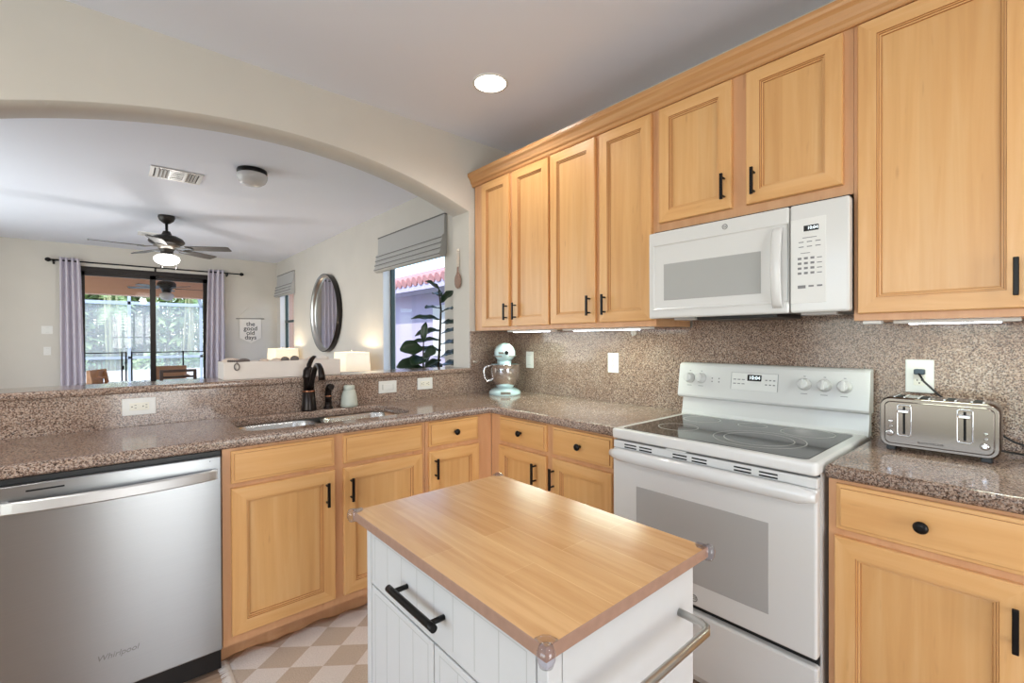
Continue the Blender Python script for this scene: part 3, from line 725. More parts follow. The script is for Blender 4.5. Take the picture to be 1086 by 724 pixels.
def key(u0, u1, v0, v1): k_ = MB(); fbox(k_, Fm, u0, u1, v0, v1, .0436, .0441); k_.build('key', PRINT, pad)
for r in range(4):
    for c in range(3): key(2.063+c*.020, 2.075+c*.020, 1.5725-r*.0175, 1.5805-r*.0175)
    key(2.123, 2.138, 1.574-r*.0175, 1.577-r*.0175)
for r in range(2):
    for c in range(3): key(2.066+c*.026, 2.082+c*.026, 1.616+r*.017, 1.6192+r*.017)
key(2.078, 2.122, 1.648, 1.6504); key(2.072, 2.102, 1.594, 1.5962); key(2.063, 2.088, 1.470, 1.481)
for c in range(2): key(2.097+c*.026, 2.113+c*.026, 1.474, 1.480)
m = MB(); m.box((-.36, -1.98, MZ0-.012), (-.10, -1.66, MZ0+.004), .003); m.build('grease_filter', BLACK, t)
m = MB(); m.box((-.30, -1.62, MZ0-.006), (-.20, -1.52, MZ0+.004), .002); m.build('lamp_cover', FROST, t)
m = MB(); m.box((-.33, -2.16, MZ0-.006), (-.24, -2.05, MZ0+.004), .002); m.build('lamp_cover', FROST, t)

# ------------------------------------------------------------------ toaster
TY0, TY1, TX0, TX1, TZ0, TZ1 = -2.274, -2.560, -.285, -.155, CT+.012, 1.092
t = thing('toaster', 'four-slice stainless steel toaster on the worktop under the large wall cabinet', 'toaster', (-.22, (TY0+TY1)/2, CT))
Ft = face_x(0)
def rr_uv(u0, v0, u1, v1, r, w): return [tuple(Ft @ Vector((p, q, w))) for p, q in rrect(u0, v0, u1, v1, r, 6)]
a, b = -TY0, -TY1
m = MB(); m.loft([rr_uv(a+.006, TZ0+.006, b-.006, TZ1-.006, .022, -TX1-.0), rr_uv(a, TZ0, b, TZ1, .028, -TX1+.008), rr_uv(a, TZ0, b, TZ1, .028, -TX0-.010), rr_uv(a+.004, TZ0+.004, b-.004, TZ1-.004, .026, -TX0-.002)], True, True); bd = m.build('housing', TOAST, t)
m = MB(); m.loft([rr_uv(a+.014, TZ0+.012, b-.012, TZ1-.012, .018, -TX0-.004), rr_uv(a+.014, TZ0+.012, b-.012, TZ1-.012, .018, -TX0+.002), rr_uv(a+.017, TZ0+.015, b-.015, TZ1-.015, .016, -TX0+.004)], False, True); fp = m.build('front_panel', TOAST, t)
Fq = face_x(TX0-.004)
for u in (a+.066, b-.076):
    m = MB(); m.loft([[tuple(Fq @ Vector((p, q, w_))) for p, q in rrect(u-.0155-i, 1.000-.030-i, u+.0155+i, 1.068+i, .006, 4)] for i, w_ in ((.003, -.001), (.003, .002), (0, .001), (0, -.001))], False, True); lv = m.build('lever_track', CHROME, t)
    m = MB(); fbox(m, Fq, u-.003, u+.003, .974, 1.064, -.001, .0012); m.build('lever_slot', SLOT, lv)
    m = MB(); fbox(m, Fq, u-.015, u+.015, 1.044, 1.056, .002, .020, .003); m.build('lever', CHROME, lv)
for u, z in ((a+.030, .975), (b-.032, .965)):
    m = MB(); c = MB(); c.lathe([(.011, 0), (.011, .006), (.009, .012), (.005, .013)], (u, z, 0), n=24); m.merge(c.bm, mat=Fq); m.build('browning_dial', CHROME, t)
    for k in (1, 2):
        m = MB(); c = MB(); c.lathe([(.005, 0), (.005, .003), (.003, .004)], (u+.002, z+.005+.0165*k, 0), n=16); m.merge(c.bm, mat=Fq); m.build('button', CHROME, t)
put_text('BLACK+DECKER', .0085, Fq, (a+b)/2-.012, .951, .0005, SLOT, 'brand_mark', t)
for k in range(4):
    y = TY0-.050-.062*k; m = MB(); m.box((TX0+.028, y-.010, TZ1-.004), (TX1-.024, y+.010, TZ1+.0012)); m.build('bread_slot', SLOT, t)
for k in range(4):
    y = TY0-.050-.062*k
    for s in (-1, 1): m = MB(); m.box((TX0+.024, y+s*.013-.003, TZ1-.002), (TX1-.020, y+s*.013+.003, TZ1+.003), .001); m.build('slot_rim', CHROME, t)
for y in (TY0-.03, TY1+.03):
    for x in (TX0+.02, TX1-.02):
        m = MB(); m.box((x-.012, y-.012, CT), (x+.012, y+.012, TZ0+.004), .002); m.build('foot', BLACK, t)
m = MB(); m.tube([(TX1+.002, -2.52, .945), (-.12, -2.55, .93), (-.10, -2.60, CT+.008), (-.105, -2.65, CT+.006), (-.10, -2.69, CT+.006), (-.07, -2.70, CT+.006), (-.045, -2.66, CT+.01), (-.042, -2.58, .95), (-.055, -2.46, 1.03), (-.062, -2.40, 1.09), (-.060, -2.36, 1.135), (-.046, -2.343, 1.165)], .0035, 8)
cd = m.build('power_cord', BLACK, t)
m = MB(); m.box((-.050, -2.360, 1.158), (-.026, -2.330, 1.178), .004); m.build('plug', plain('slate_plug', (52, 66, 80), .4), cd)

# ------------------------------------------------------------------ kitchen cart
t = thing('kitchen_cart', 'white kitchen island cart with butcher-block top in the foreground', 'cart', (-1.575, -1.84, 0))
KX0, KX1, KY0, KY1, KZ = -1.812, -1.335, -2.186, -1.497, .860
m = MB(); m.box((KX0, KY0, KZ-.022), (KX1, KY1, KZ), .0015)
tp = None
t2 = m; 
for f in m.bm.faces: f.material_index = 0 if f.normal.z > .9 or abs(f.calc_center_median().z-KZ) < 1e-4 else 1
tp = m.build('cart_top', [BUTCHER, EDGE], t)
BX0, BX1, BY0, BY1 = -1.790, -1.362, -2.165, -1.537
m = MB(); m.box((BX0+.014, BY0+.002, .09), (BX1, BY1, KZ-.0225)); m.build('cart_body', CARTW, t)
for y0, y1 in ((BY0-.003, BY0+.020), (BY1-.02, BY1+.003)):
    m = MB(); m.box((BX0-.001, y0, .055), (BX0+.03, y1, KZ-.0225), .002); m.build('corner_post', CARTW, t)
m = MB(); m.box((BX0+.033, BY0-.0015, .09), (BX1-.0, BY0+.01, KZ-.0225), .001); m.build('end_panel', CARTW, t)
Fk = face_x(BX0+.014)
def bead(u0, u1, v0, v1, n, name, parent, grv=True):
    m = MB(); fbox(m, Fk, u0, u1, v0, v1, 0, .0145, .002); o = m.build(name, CARTW, parent)
    m = MB()
    for k in range(n+1):
        u = u0+.02+(u1-u0-.04)*k/n
        fbox(m, Fk, u-.0009, u+.0009, v0+.014, v1-.012, .0140, .0148)
    fbox(m, Fk, u0+.02, u1-.02, v1-.0135, v1-.0120, .0140, .0148)
    m.build('beadboard_grooves', CARTD, o); return o
dr = bead(1.560, 2.142, .694, .826, 8, 'drawer_front', t)
m = MB()
for u in (1.742, 1.888):
    c = MB(); c.lathe([(.0055, .012), (.0055, .046)], (u, .760, 0), n=12); m.merge(c.bm, mat=Fk)
m.tube([tuple(Fk @ Vector((u, .760, .049))) for u in (1.722, 1.74, 1.89, 1.908)], .0075, 14); m.build('handle', BLACKM, dr)
bead(1.560, 1.848, .10, .689, 4, 'cart_door', t); bead(1.852, 2.142, .10, .689, 4, 'cart_door', t)
m = MB(); ty = BY0; m.tube([(-1.418, ty+.002, .748), (-1.418, ty-.045, .748), (-1.424, ty-.060, .748), (-1.440, ty-.068, .748), (-1.58, ty-.068, .748), (-1.715, ty-.068, .748), (-1.731, ty-.060, .748), (-1.737, ty-.045, .748), (-1.737, ty+.002, .748)], .0075, 14)
m.build('towel_bar', NICKEL, t)
for x, sx in ((KX0, 1), (KX1, -1)):
    for y, sy in ((KY0, 1), (KY1, -1)):
        m = MB(); L = []
        for k, (r, z) in enumerate(((.004, KZ-.026), (.010, KZ-.025), (.0135, KZ-.015), (.0135, KZ-.005), (.010, KZ+.003), (.003, KZ+.005))):
            L.append([(x+r*math.cos(2*PI*i/20), y+r*math.sin(2*PI*i/20), z) for i in range(20)])
        m.loft(L)
        m.merge(slab_mesh([[(x, y), (x+sx*.024, y), (x+sx*.022, y+sy*.014), (x+sx*.014, y+sy*.022), (x, y+sy*.024)][::(1 if sx*sy > 0 else -1)]], KZ+.0005, KZ+.004, .0012)); o = m.build('corner_guard', CLEAR, t); o['label'] = 'clear plastic corner guard'
for x in (BX0+.04, BX1-.04):
    for y in (BY0+.05, BY1-.05):
        m = MB(); m.lathe([(.027, -.012), (.029, -.006), (.029, .006), (.027, .012)], (x, y, .029), 'y', 20); m.box((x-.012, y-.018, .03), (x+.012, y+.018, .092), .003); m.build('caster', BLACK, t)

# ------------------------------------------------------------------ rug
t = thing('rug', 'beige and cream woven rug with fringe on the floor by the sink cabinet', 'rug', (-1.35, -.86, 0))
m = MB(); NX, NY = 44, 20; G = []
def rz(x, y): 
    e = max(0, 1-abs(y+.49)/.10); return .006+.016*e*(.35+.16*math.sin(x*23)+.16*math.sin(x*51))*(1 if x > -1.92 else .3)
for i in range(NX+1):
    row = []
    for j in range(NY+1):
        x = -1.935+1.20*i/NX; y = -1.26+.775*j/NY + (.008*math.sin(x*19)+.006*math.sin(x*43) if j == NY else 0)
        row.append((x, y, rz(x, y)))
    G.append(row)
top = [[m.bm.verts.new(p) for p in r] for r in G]; bot = [[m.bm.verts.new((p[0], p[1], p[2]-.006)) for p in r] for r in G]
for i in range(NX):
    for j in range(NY):
        m._f([top[i][j], top[i+1][j], top[i+1][j+1], top[i][j+1]], smooth=True); m._f([bot[i][j], bot[i][j+1], bot[i+1][j+1], bot[i+1][j]], smooth=True)
for j in range(NY):
    for i, o in ((0, 1), (NX, -1)): m._f([top[i][j], top[i][j+1], bot[i][j+1], bot[i][j]])
for i in range(NX):
    for j in (0, NY): m._f([top[i][j], top[i+1][j], bot[i+1][j], bot[i][j]])
m.build('rug_weave', RUG, t)
m = MB()
for i in range(150):
    y = -1.255+.76*i/149; x = -1.937; a = random.uniform(-.008, .008)
    m.tube([(x+.010, y, .007), (x-.008, y+a*.5, .006), (x-.024-random.uniform(0, .006), y+a, .002)], [.002, .0022, .0012], 5)
fr = m.build('fringe', FRINGE, t); fr['kind'] = 'stuff'

# ------------------------------------------------------------------ ceiling fittings (kitchen)
def can(label, x, y, vis=True):
    t = thing('recessed_light', label, 'light', (x, y, H), 'recessed ceiling lights')
    m = MB(); m.lathe([(.098, H), (.098, H-.004), (.088, H-.007), (.084, H-.003)], (x, y, 0), n=40, cap0=False, cap1=False); m.build('trim_ring', WHITE_M, t)
    m = MB(); m.lathe([(.085, H-.001), (.085, H-.004), (.06, H-.006)], (x, y, 0), n=40); m.build('lens', CANLIGHT, t)
    light('recessed_light_glow', 'SPOT', (x, y, H-.02), 26, (1, .95, .88), (0, 0, 0), radius=.08, spot=math.radians(150))
can('round recessed ceiling light near the corner cabinet', -.698, -.657)
can('added unseen recessed light at the near end of the range wall', -.95, -3.4)  # this and the next two are unseen lamps added to brighten the kitchen
can('added unseen recessed light on the dishwasher side of the kitchen', -3.0, -1.0)
can('added unseen recessed light at the near left of the kitchen', -2.9, -3.4)

# ------------------------------------------------------------------ things on the ledge and arch
t = thing('planter_box', 'long whitewashed wooden box on the bar ledge left of the faucet', 'box', (-1.56, .12, 1.0917))
bx0, bx1, by0, by1, bz0, bz1 = -1.852, -1.268, .040, .205, 1.0917, 1.181
m = MB()
m.box((bx0, by0, bz0), (bx1, by0+.012, bz1), .002); m.box((bx0, by1-.012, bz0), (bx1, by1, bz1), .002); m.box((bx0, by0+.0122, bz0), (bx0+.012, by1-.0122, bz1), .002); m.box((bx1-.012, by0+.0122, bz0), (bx1, by1-.0122, bz1), .002); m.box((bx0+.0122, by0+.0122, bz0), (bx1-.0122, by1-.0122, bz0+.076))
m.build('box_body', BOXW, t)
shl = None
lab = ['large cream shell at the left end of the whitewashed box', 'small dark shell beside the cream shell in the whitewashed box', 'low tan shell in the left half of the whitewashed box', 'tan shell at the middle of the whitewashed box', 'dark round shell in front of the left half of the far lampshade', 'dark round shell just right of the far lampshade middle', 'pale shell at the right end of the whitewashed box', 'tan shell right of the faucet lever']
for i, (x, r, hgt, mt) in enumerate(((-1.815, .038, .034, SHELL), (-1.755, .026, .030, DARKSHELL), (-1.66, .022, .026, SHELL), (-1.60, .024, .027, SHELL), (-1.555, .020, .034, DARKSHELL), (-1.505, .021, .038, DARKSHELL), (-1.35, .028, .034, BOXW), (-1.42, .022, .03, SHELL))):
    m = MB(); L = []; zc = bz0+.0762; hgt *= .78
    for q in range(9):
        a = PI*q/8; rr = r*math.sin(a)*.98+.0015; z = zc+hgt*(1-math.cos(a))/2*1.25
        L.append([(x+rr*(1+.08*math.cos(6*2*PI*k/24))*math.cos(2*PI*k/24)+.2*rr*q/8, .095+rr*.9*math.sin(2*PI*k/24), z) for k in range(24)])
    m.loft(L); tag(m.build('sea_shell', mt, shift=(x, .095, zc)), lab[i], 'shell', 'shells in the whitewashed box')
t = thing('bead_garland', 'string of dark beads with a ring hanging over the whitewashed box front', 'garland', (-1.80, by0, bz1))
m = MB()
for k in range(10):
    a = k/9; x = -1.83+.075*a; m.lathe([(.001, -.006), (.0055, -.003), (.006, 0), (.0055, .003), (.001, .006)], (x, by0+.006-.0*a, bz1+.0062), n=10)
m.build('beads', DARKSHELL, t)
m = MB(); m.tube([(-1.795+.011*math.sin(2*PI*k/20), by0-.005, bz1-.024-.017*math.cos(2*PI*k/20)) for k in range(21)], .0028, 8); m.tube([(-1.795, by0-.005, bz1-.006), (-1.795, by0-.004, bz1+.006)], .002, 6); m.build('ring', DARKSHELL, t)
# carved spoon on the arch jamb
t = thing('hanging_spoon', 'carved wooden spoon with rope handle hanging on the arch jamb', 'spoon', (AX1-.001, .122, 1.69))
m = MB(); L = []
for q, (z, wv, tk) in enumerate(((1.658, .006, .003), (1.668, .026, .008), (1.69, .038, .011), (1.72, .041, .012), (1.745, .035, .011), (1.762, .02, .009), (1.775, .009, .007), (1.80, .008, .006), (1.822, .007, .005))):
    L.append([(AX1-.013+tk*math.cos(2*PI*k/16), .122+wv*math.sin(2*PI*k/16), z) for k in range(16)])
m.loft(L); m.build('bowl', SPOONW, t)
m = MB()
for s in (0, PI): m.tube([(AX1-.012+.005*math.cos(s+q*.9), .122+.009*math.sin(s+q*.9), 1.815+.0055*q) for q in range(24)], .0052, 8)
m.build('twisted_rope', ROPE, t)

# ------------------------------------------------------------------ dining room: windows, blinds, mirror, lamps
def window(name, W, sash):
    y0, y1, z0, z1 = W; t = bpy.data.objects.new(name, None); t.location = (.1, (y0+y1)/2, z0); C.objects.link(t); struct(t)
    m = MB(); r = .035
    m.box((.085, y0, z0), (.125, y0+r, z1)); m.box((.085, y1-r, z0), (.125, y1, z1)); m.box((.085, y0, z1-r), (.125, y1, z1)); m.box((.085, y0, z0), (.125, y1, z0+r))
    if sash: m.box((.08, y0, 1.60), (.12, y1, 1.64))
    m.build('window_frame', WINF, t)
    m = MB(); m.box((.102, y0+r, z0+r), (.106, y1-r, z1-r)); m.build('window_pane', PANE, t)
    m = MB(); m.box((-.02, y0-.01, z0-.02), (.085, y1+.01, z0+.001), .004); m.build('window_sill', REVEAL, t)
    m = MB(); m.box((0, y1-.004, z0), (.085, y1-.0005, z1)); m.box((0, y0+.0005, z0), (.085, y0+.004, z1)); m.box((0, y0, z1-.004), (.085, y1, z1-.0005)); m.build('window_reveal', REVEAL, t)
window('window_1', W1, False); window('window_2', W2, True)
def shade(label, y0, y1, zt, zb):
    t = thing('roman_shade', label, 'blind', (-.04, (y0+y1)/2, zt), 'grey roman shades')
    pr = [(-.004, zt), (-.028, zt), (-.030, zt-.04), (-.034, zb+.20)]
    k = 4; st = (.20)/k
    for i in range(k):
        zz = zb+.20-st*i; pr += [(-.052-.008*i, zz-.008), (-.058-.008*i, zz-st*.55), (-.050-.007*i, zz-st*.95)]
    pr += [(-.045, zb-.005), (-.02, zb), (-.004, zb+.05)]
    m = MB(); m.loft([[(x, y, z) for x, z in pr] for y in (y0, y1)], smooth=False); b = m.build('fabric', FABRIC, t)
    m = MB(); m.box((-.033, y0-.001, zt-.004), (-.002, y1+.001, zt+.006))
    for i in range(k): zz = zb+.20-st*i; m.box((-.061-.008*i, y0, zz-st*.55-.006), (-.055-.008*i, y1, zz-st*.55+.001), .001)
    m.build('piping', TRIMF, t)
shade('grey roman shade over the near window beside the fig plant', .86, 2.215, 2.415, 2.035)
shade('small grey roman shade over the far window by the corner', 5.42, 6.40, 2.43, 2.055)
t = thing('round_mirror', 'large round mirror in a dark frame on the dining room wall', 'mirror', (0, 3.90, 1.665))
m = MB(); R_ = .54; m.lathe([(R_, -.001), (R_, -.068), (R_-.004, -.071), (R_-.012, -.071), (R_-.012, -.02), (R_-.06, -.02), (R_-.06, -.001)], (0, 3.90, 1.665), 'x', 64); m.build('frame', MIRF, t)
m = MB(); m.lathe([(R_-.0122, -.070), (R_-.016, -.0705), (R_-.045, -.030), (R_-.045, -.021)], (0, 3.90, 1.665), 'x', 64, cap0=False, cap1=False); m.build('inner_rim', NICKEL, t)
m = MB(); m.lathe([(R_-.043, -.021), (R_-.043, -.025)], (0, 3.90, 1.665), 'x', 64, smooth=False); m.build('glass', MIRROR, t)
t = thing('sideboard', 'long wooden sideboard carrying both table lamps under the round mirror', 'sideboard', (-.25, 3.8, 0))
m = MB(); m.box((-.48, 1.9, .66), (-.02, 5.75, .70), .004); m.build('top', TAN, t)
m = MB(); m.box((-.46, 1.94, .12), (-.03, 5.71, .659)); m.build('body', TAN, t)
for y in (2.0, 5.65):
    for x in (-.42, -.07):
        m = MB(); m.lathe([(.018, 0), (.025, .12)], (x, y, 0), n=12); m.build('leg', TAN, t)
def lamp(label, x, y, r, z0, z1):
    t = thing('table_lamp', label, 'lamp', (x, y, .70), 'table lamps on the sideboard')
    m = MB(); m.lathe([(.07, .70), (.075, .71), (.03, .73), (.06, .79), (.065, .85), (.02, .90), (.012, .93), (.012, z0+.04)], (x, y, 0)); m.build('base', CERAMIC, t)
    m = MB(); L = []
    for z, s in ((z0, 1), (z1, .93)):
        L.append([(x+p*s, y+q*s, z) for p, q in rrect(-r*.72, -r, r*.72, r, .025, 4)])
    m.loft(L, False, False); o = m.build('lampshade', SHADE, t, fix=False)
    md = o.modifiers.new('thickness', 'SOLIDIFY'); md.thickness = .003
    m = MB(); m.lathe([(.004, z0+.02), (.004, z1+.015), (.008, z1+.02), (.008, z1+.028), (.002, z1+.03)], (x, y, 0), n=12); m.build('finial', NICKEL, t)
    light('table_lamp_bulb', 'POINT', (x, y, (z0+z1)/2+.03), 8, (1, .84, .62), radius=.03)
lamp('lit table lamp with cream rectangular shade right of the whitewashed box', -.235, 2.47, .20, .93, 1.152)
lamp('lit table lamp with cream shade behind the whitewashed box', -.235, 5.26, .25, .92, 1.158)

# fiddle-leaf fig
t = thing('fiddle_leaf_fig', 'fiddle-leaf fig with dark leaves in front of the near window', 'plant', (-.28, .70, 0))
m = MB(); m.lathe([(.13, 0), (.15, .02), (.17, .30), (.175, .34), (.16, .34), (.155, .31), (.02, .31)], (-.26, .70, 0)); m.build('pot', SOIL, t)
m = MB(); m.tube([(-.25, .70, .30), (-.22, .70, .8), (-.185, .70, 1.2), (-.168, .70, 1.55), (-.19, .70, 1.72)], [.014, .012, .010, .008, .004], 8); m.tube([(-.27, .71, .30), (-.33, .71, .8), (-.335, .71, 1.12), (-.33, .71, 1.30)], [.012, .010, .008, .004], 8); m.build('stem', STEM, t)
lm = None
def leaf(base, tip, wd, up_=(0, 0, 1), cup=.25):
    global lm
    base, tip = Vector(base), Vector(tip); d = tip-base; ln = d.length; d.normalize()
    s = d.cross(Vector(up_)); s = s.normalized() if s.length > .01 else Vector((0, 1, 0)); n = s.cross(d).normalized()
    m = MB(); R2 = []
    for q in range(9):
        a = q/8; wv = wd*(math.sin(PI*min(1, a*1.02))**.6)*(.62+.5*a) if 0 < a < 1 else .002
        if a == 1: wv = wd*.12
        bend = -.18*ln*a*a; c = base+d*(ln*a)+n*bend
        R2.append([c+s*(wv*k)+n*(cup*wv*abs(k)**1.5+.006*math.sin(a*14+k*3)*abs(k)) for k in (-1, -.5, 0, .5, 1)])
    L = []
    V1 = [[m.bm.verts.new(p) for p in r] for r in R2]
    for A_, B_ in zip(V1, V1[1:]):
        for i in range(4): m._f([A_[i], A_[i+1], B_[i+1], B_[i]], smooth=True)
    o = m.build('leaf', LEAF, t); md = o.modifiers.new('thickness', 'SOLIDIFY'); md.thickness = .0015
# leaves reach out in the plane seen from the kitchen (a = along that plane, b = towards the viewer)
ax_ = Vector((.76, -.65, 0)); tw = Vector((-.65, -.76, 0))
def lf(bz, da, dz, db, wd, x0=-.168, y0=.70, up_=tuple(tw*.45+Vector((0, 0, 1)))):
    b_ = Vector((x0, y0, bz)); leaf(b_, b_+ax_*da+tw*db+Vector((0, 0, dz)), wd, up_)
for a in ((1.70, -.10, .10, .05, .055), (1.66, -.07, .06, -.10, .05), (1.60, .09, .13, -.05, .055), (1.55, -.10, .03, .14, .05), (1.52, .10, .05, .10, .055), (1.46, -.24, .05, .03, .055), (1.43, .13, .02, .05, .06),
          (1.37, -.21, -.01, .06, .065), (1.34, .12, .05, .07, .06), (1.29, -.27, .01, .02, .05), (1.25, .11, .04, .10, .065), (1.20, -.20, .03, .05, .06), (1.15, .12, .05, .06, .07), (1.12, -.13, -.04, .08, .06), (1.08, .12, .03, .10, .07), (1.05, -.04, .02, .16, .07), (1.02, .14, -.02, .08, .07), (1.03, -.10, .06, -.08, .07)):
    lf(*a)
for a in ((1.27, .02, .16, .03, .035), (1.22, -.15, .01, .12, .085), (1.17, .10, .03, .10, .08), (1.12, -.20, -.03, .08, .06), (1.10, .04, .04, .14, .08), (1.06, -.16, -.02, .02, .06), (1.15, -.05, -.03, .16, .075), (1.04, .08, -.02, .12, .07)):
    lf(*a, -.335, .71, tuple(tw*.9+Vector((0, 0, .6))))

# ------------------------------------------------------------------ sliding door, curtains, banner, switches
t = bpy.data.objects.new('door_1', None); t.location = (-1.85, YB+.07, 0); C.objects.link(t); struct(t)
m = MB(); r = .05
m.box((D0, YB+.02, 0), (D0+r, YB+.12, DZ)); m.box((D1-r, YB+.02, 0), (D1, YB+.12, DZ)); m.box((D0, YB+.02, DZ-.07), (D1, YB+.12, DZ)); m.box((D0, YB+.02, 0), (D1, YB+.12, .05)); m.build('door_frame', FRAMEB, t)
for x0, x1, y in ((D0+r, -1.755, YB+.045), (-1.826, D1-r, YB+.09)):
    m = MB(); m.box((x0, y-.018, .05), (x0+.07, y+.018, DZ-.07)); m.box((x1-.07, y-.018, .05), (x1, y+.018, DZ-.07)); m.box((x0, y-.018, .05), (x1, y+.018, .13)); m.box((x0, y-.018, DZ-.13), (x1, y+.018, DZ-.07)); p = m.build('sliding_panel', FRAMEB, t)
    m = MB(); m.box((x0+.07, y-.003, .13), (x1-.07, y+.003, DZ-.13)); m.build('door_pane', PANE, p)
t = thing('curtain_rod', 'black curtain rod with round finials above the sliding door', 'curtain rod', (-1.76, YB-.09, 2.43))
m = MB(); m.tube([(-2.93, YB-.09, 2.43), (-.60, YB-.09, 2.43)], .011, 12); m.build('rod', BLACKM, t)
for x in (-2.95, -.58):
    m = MB(); m.lathe([(.004, -.034), (.020, -.026), (.032, 0), (.020, .026), (.004, .034)], (x, YB-.09, 2.43), 'x', 18); m.build('finial', BLACKM, t)
for x in (-2.90, -1.76, -.79):
    m = MB(); m.box((x-.008, YB-.09, 2.405), (x+.008, YB-.001, 2.42)); m.box((x-.012, YB-.006, 2.38), (x+.012, YB-.001, 2.45)); m.box((x-.006, YB-.10, 2.385), (x+.006, YB-.085, 2.44)); m.build('bracket', BLACKM, t)
def curtain(label, x0, x1, flare, ph):
    m = MB(); N = 60; L = []
    for z, s in ((2.475, .86), (2.43, .90), (2.2, .94), (1.5, 1.0), (.7, 1.06), (.03, 1.10)):
        row = []
        for i in range(N+1):
            q = i/N; c = x0 if flare > 0 else x1
            x = c+(x0+(x1-x0)*q-c)*s; row.append((x, YB-.090-.034*math.sin(q*PI*7+ph)-.012*math.sin(q*PI*3+ph), z))
        L.append(row)
    m.loft(L, False, False, True, False); o = m.build('curtain', CURT, fix=False, shift=((x0+x1)/2, YB-.09, .03))
    md = o.modifiers.new('thickness', 'SOLIDIFY'); md.thickness = .004; md.offset = 0
    tag(o, label, 'curtain', 'curtains at the sliding door')
curtain('pale lavender curtain on the left side of the sliding door', -2.835, -2.60, 1, .4)
curtain('pale lavender curtain on the right side of the sliding door', -1.10, -.83, -1, 1.1)
t = thing('wall_banner', 'small canvas pennant reading the good old days on the back wall', 'banner', (-.42, YB, 1.5))
Fw = face_y(YB-.012)
m = MB(); out = [(-.60, 1.665), (-.60, 1.33), (-.425, 1.235), (-.265, 1.33), (-.265, 1.665)]
m.loft([[tuple(Fw @ Vector((u, v, w_))) for u, v in out] for w_ in (0, .004)], smooth=False); b = m.build('canvas', CANVAS, t)
m = MB(); m.tube([(-.655, YB-.016, 1.665), (-.215, YB-.016, 1.672)], .007, 8); m.build('dowel', FANS, t)
m = MB(); m.tube([(-.64, YB-.012, 1.67), (-.43, YB-.006, 1.90), (-.23, YB-.012, 1.675)], .002, 6); m.build('hanging_string', ROPE, t)
put_text('the\ngood\nold\ndays', .105, Fw, -.432, 1.455, .0045, BLACK, 'lettering', b, 0, .0012)
plate('wall_switch', 'upper of two white switches on the back wall left of the curtain', face_y(YB), -2.972, 1.445, 0, .115, .115, 'switch')
plate('wall_switch', 'lower of two white switches on the back wall left of the curtain', face_y(YB), -2.972, 1.148, 0, .075, .117, 'switch')

# ------------------------------------------------------------------ dining ceiling: fan, flush light, vents
fx, fy = -1.805, 3.84
t = thing('ceiling_fan', 'dark five-blade ceiling fan with lit globe over the dining table', 'ceiling fan', (fx, fy, H))
m = MB(); m.lathe([(.078, H), (.080, H-.02), (.066, H-.055), (.030, H-.085), (.016, H-.09)], (fx, fy, 0)); m.build('canopy', FANM, t)
m = MB(); m.lathe([(.014, H-.085), (.014, H-.17), (.034, H-.175), (.048, H-.21), (.05, H-.215)], (fx, fy, 0)); m.build('downrod', FANM, t)
m = MB(); m.lathe([(.05, 2.478), (.10, 2.468), (.150, 2.440), (.168, 2.415), (.170, 2.400), (.158, 2.385), (.13, 2.37), (.10, 2.36)], (fx, fy, 0), n=36); m.build('motor_housing', FANM, t)
m = MB(); m.lathe([(.125, 2.368), (.12, 2.352), (.085, 2.338), (.075, 2.32)], (fx, fy, 0), n=36); m.build('trim_collar', FANS, t)
m = MB(); m.lathe([(.07, 2.345), (.075, 2.32), (.06, 2.30), (.06, 2.268), (.068, 2.262), (.068, 2.25)], (fx, fy, 0)); m.build('light_kit', FANM, t)
m = MB(); m.lathe([(.066, 2.258), (.09, 2.250), (.116, 2.228), (.122, 2.205), (.110, 2.178), (.078, 2.156), (.04, 2.145), (.01, 2.142)], (fx, fy, 0), n=32); m.build('globe', BULB, t)
for k in range(5):
    a = math.radians(-32+72*k); ca, sa = math.cos(a), math.sin(a)
    def P(r_, s_, z_): return (fx+ca*r_-sa*s_, fy+sa*r_+ca*s_, z_)
    m = MB(); L = []
    for r_, wv in ((.20, .045), (.22, .055), (.40, .066), (.58, .071), (.64, .066), (.66, .045)):
        L.append([P(r_, wv, 2.338-.012), P(r_, -wv, 2.338+.012), P(r_, -wv, 2.338+.006), P(r_, wv, 2.338-.018)])
    m.loft(L, smooth=False); b = m.build('blade', BLADE, t)
    m = MB(); m.loft([[P(r_, wv, z_+.004), P(r_, -wv, z_+.004), P(r_, -wv, z_-.004), P(r_, wv, z_-.004)] for r_, wv, z_ in ((.08, .02, 2.345), (.14, .014, 2.338), (.19, .03, 2.330), (.26, .04, 2.328))], smooth=False); m.build('blade_bracket', FANS, b)
for dx in (-.055, .085):
    m = MB(); m.tube([(fx+dx*.9, fy-.06, 2.26), (fx+dx, fy-.07, 2.12)], .0015, 6); m.lathe([(.002, 2.125), (.010, 2.105), (.010, 2.098), (.004, 2.095)], (fx+dx, fy-.07, 0), n=12); m.build('pull_chain', FANM, t)
light('ceiling_fan_bulb', 'POINT', (fx, fy, 2.09), 22, (1, .97, .92), radius=.06)
t = thing('flush_light', 'unlit round frosted flush-mount light on the dining ceiling', 'ceiling light', (-1.392, 1.64, H))
m = MB(); m.lathe([(.108, H), (.112, H-.01), (.112, H-.030), (.106, H-.036)], (-1.392, 1.64, 0), n=36); m.build('collar', BLACKM, t)
m = MB(); m.lathe([(.106, H-.034), (.114, H-.045), (.112, H-.07), (.098, H-.098), (.07, H-.118), (.03, H-.128), (.006, H-.130)], (-1.392, 1.64, 0), n=36); m.build('frosted_bowl', FROST, t)
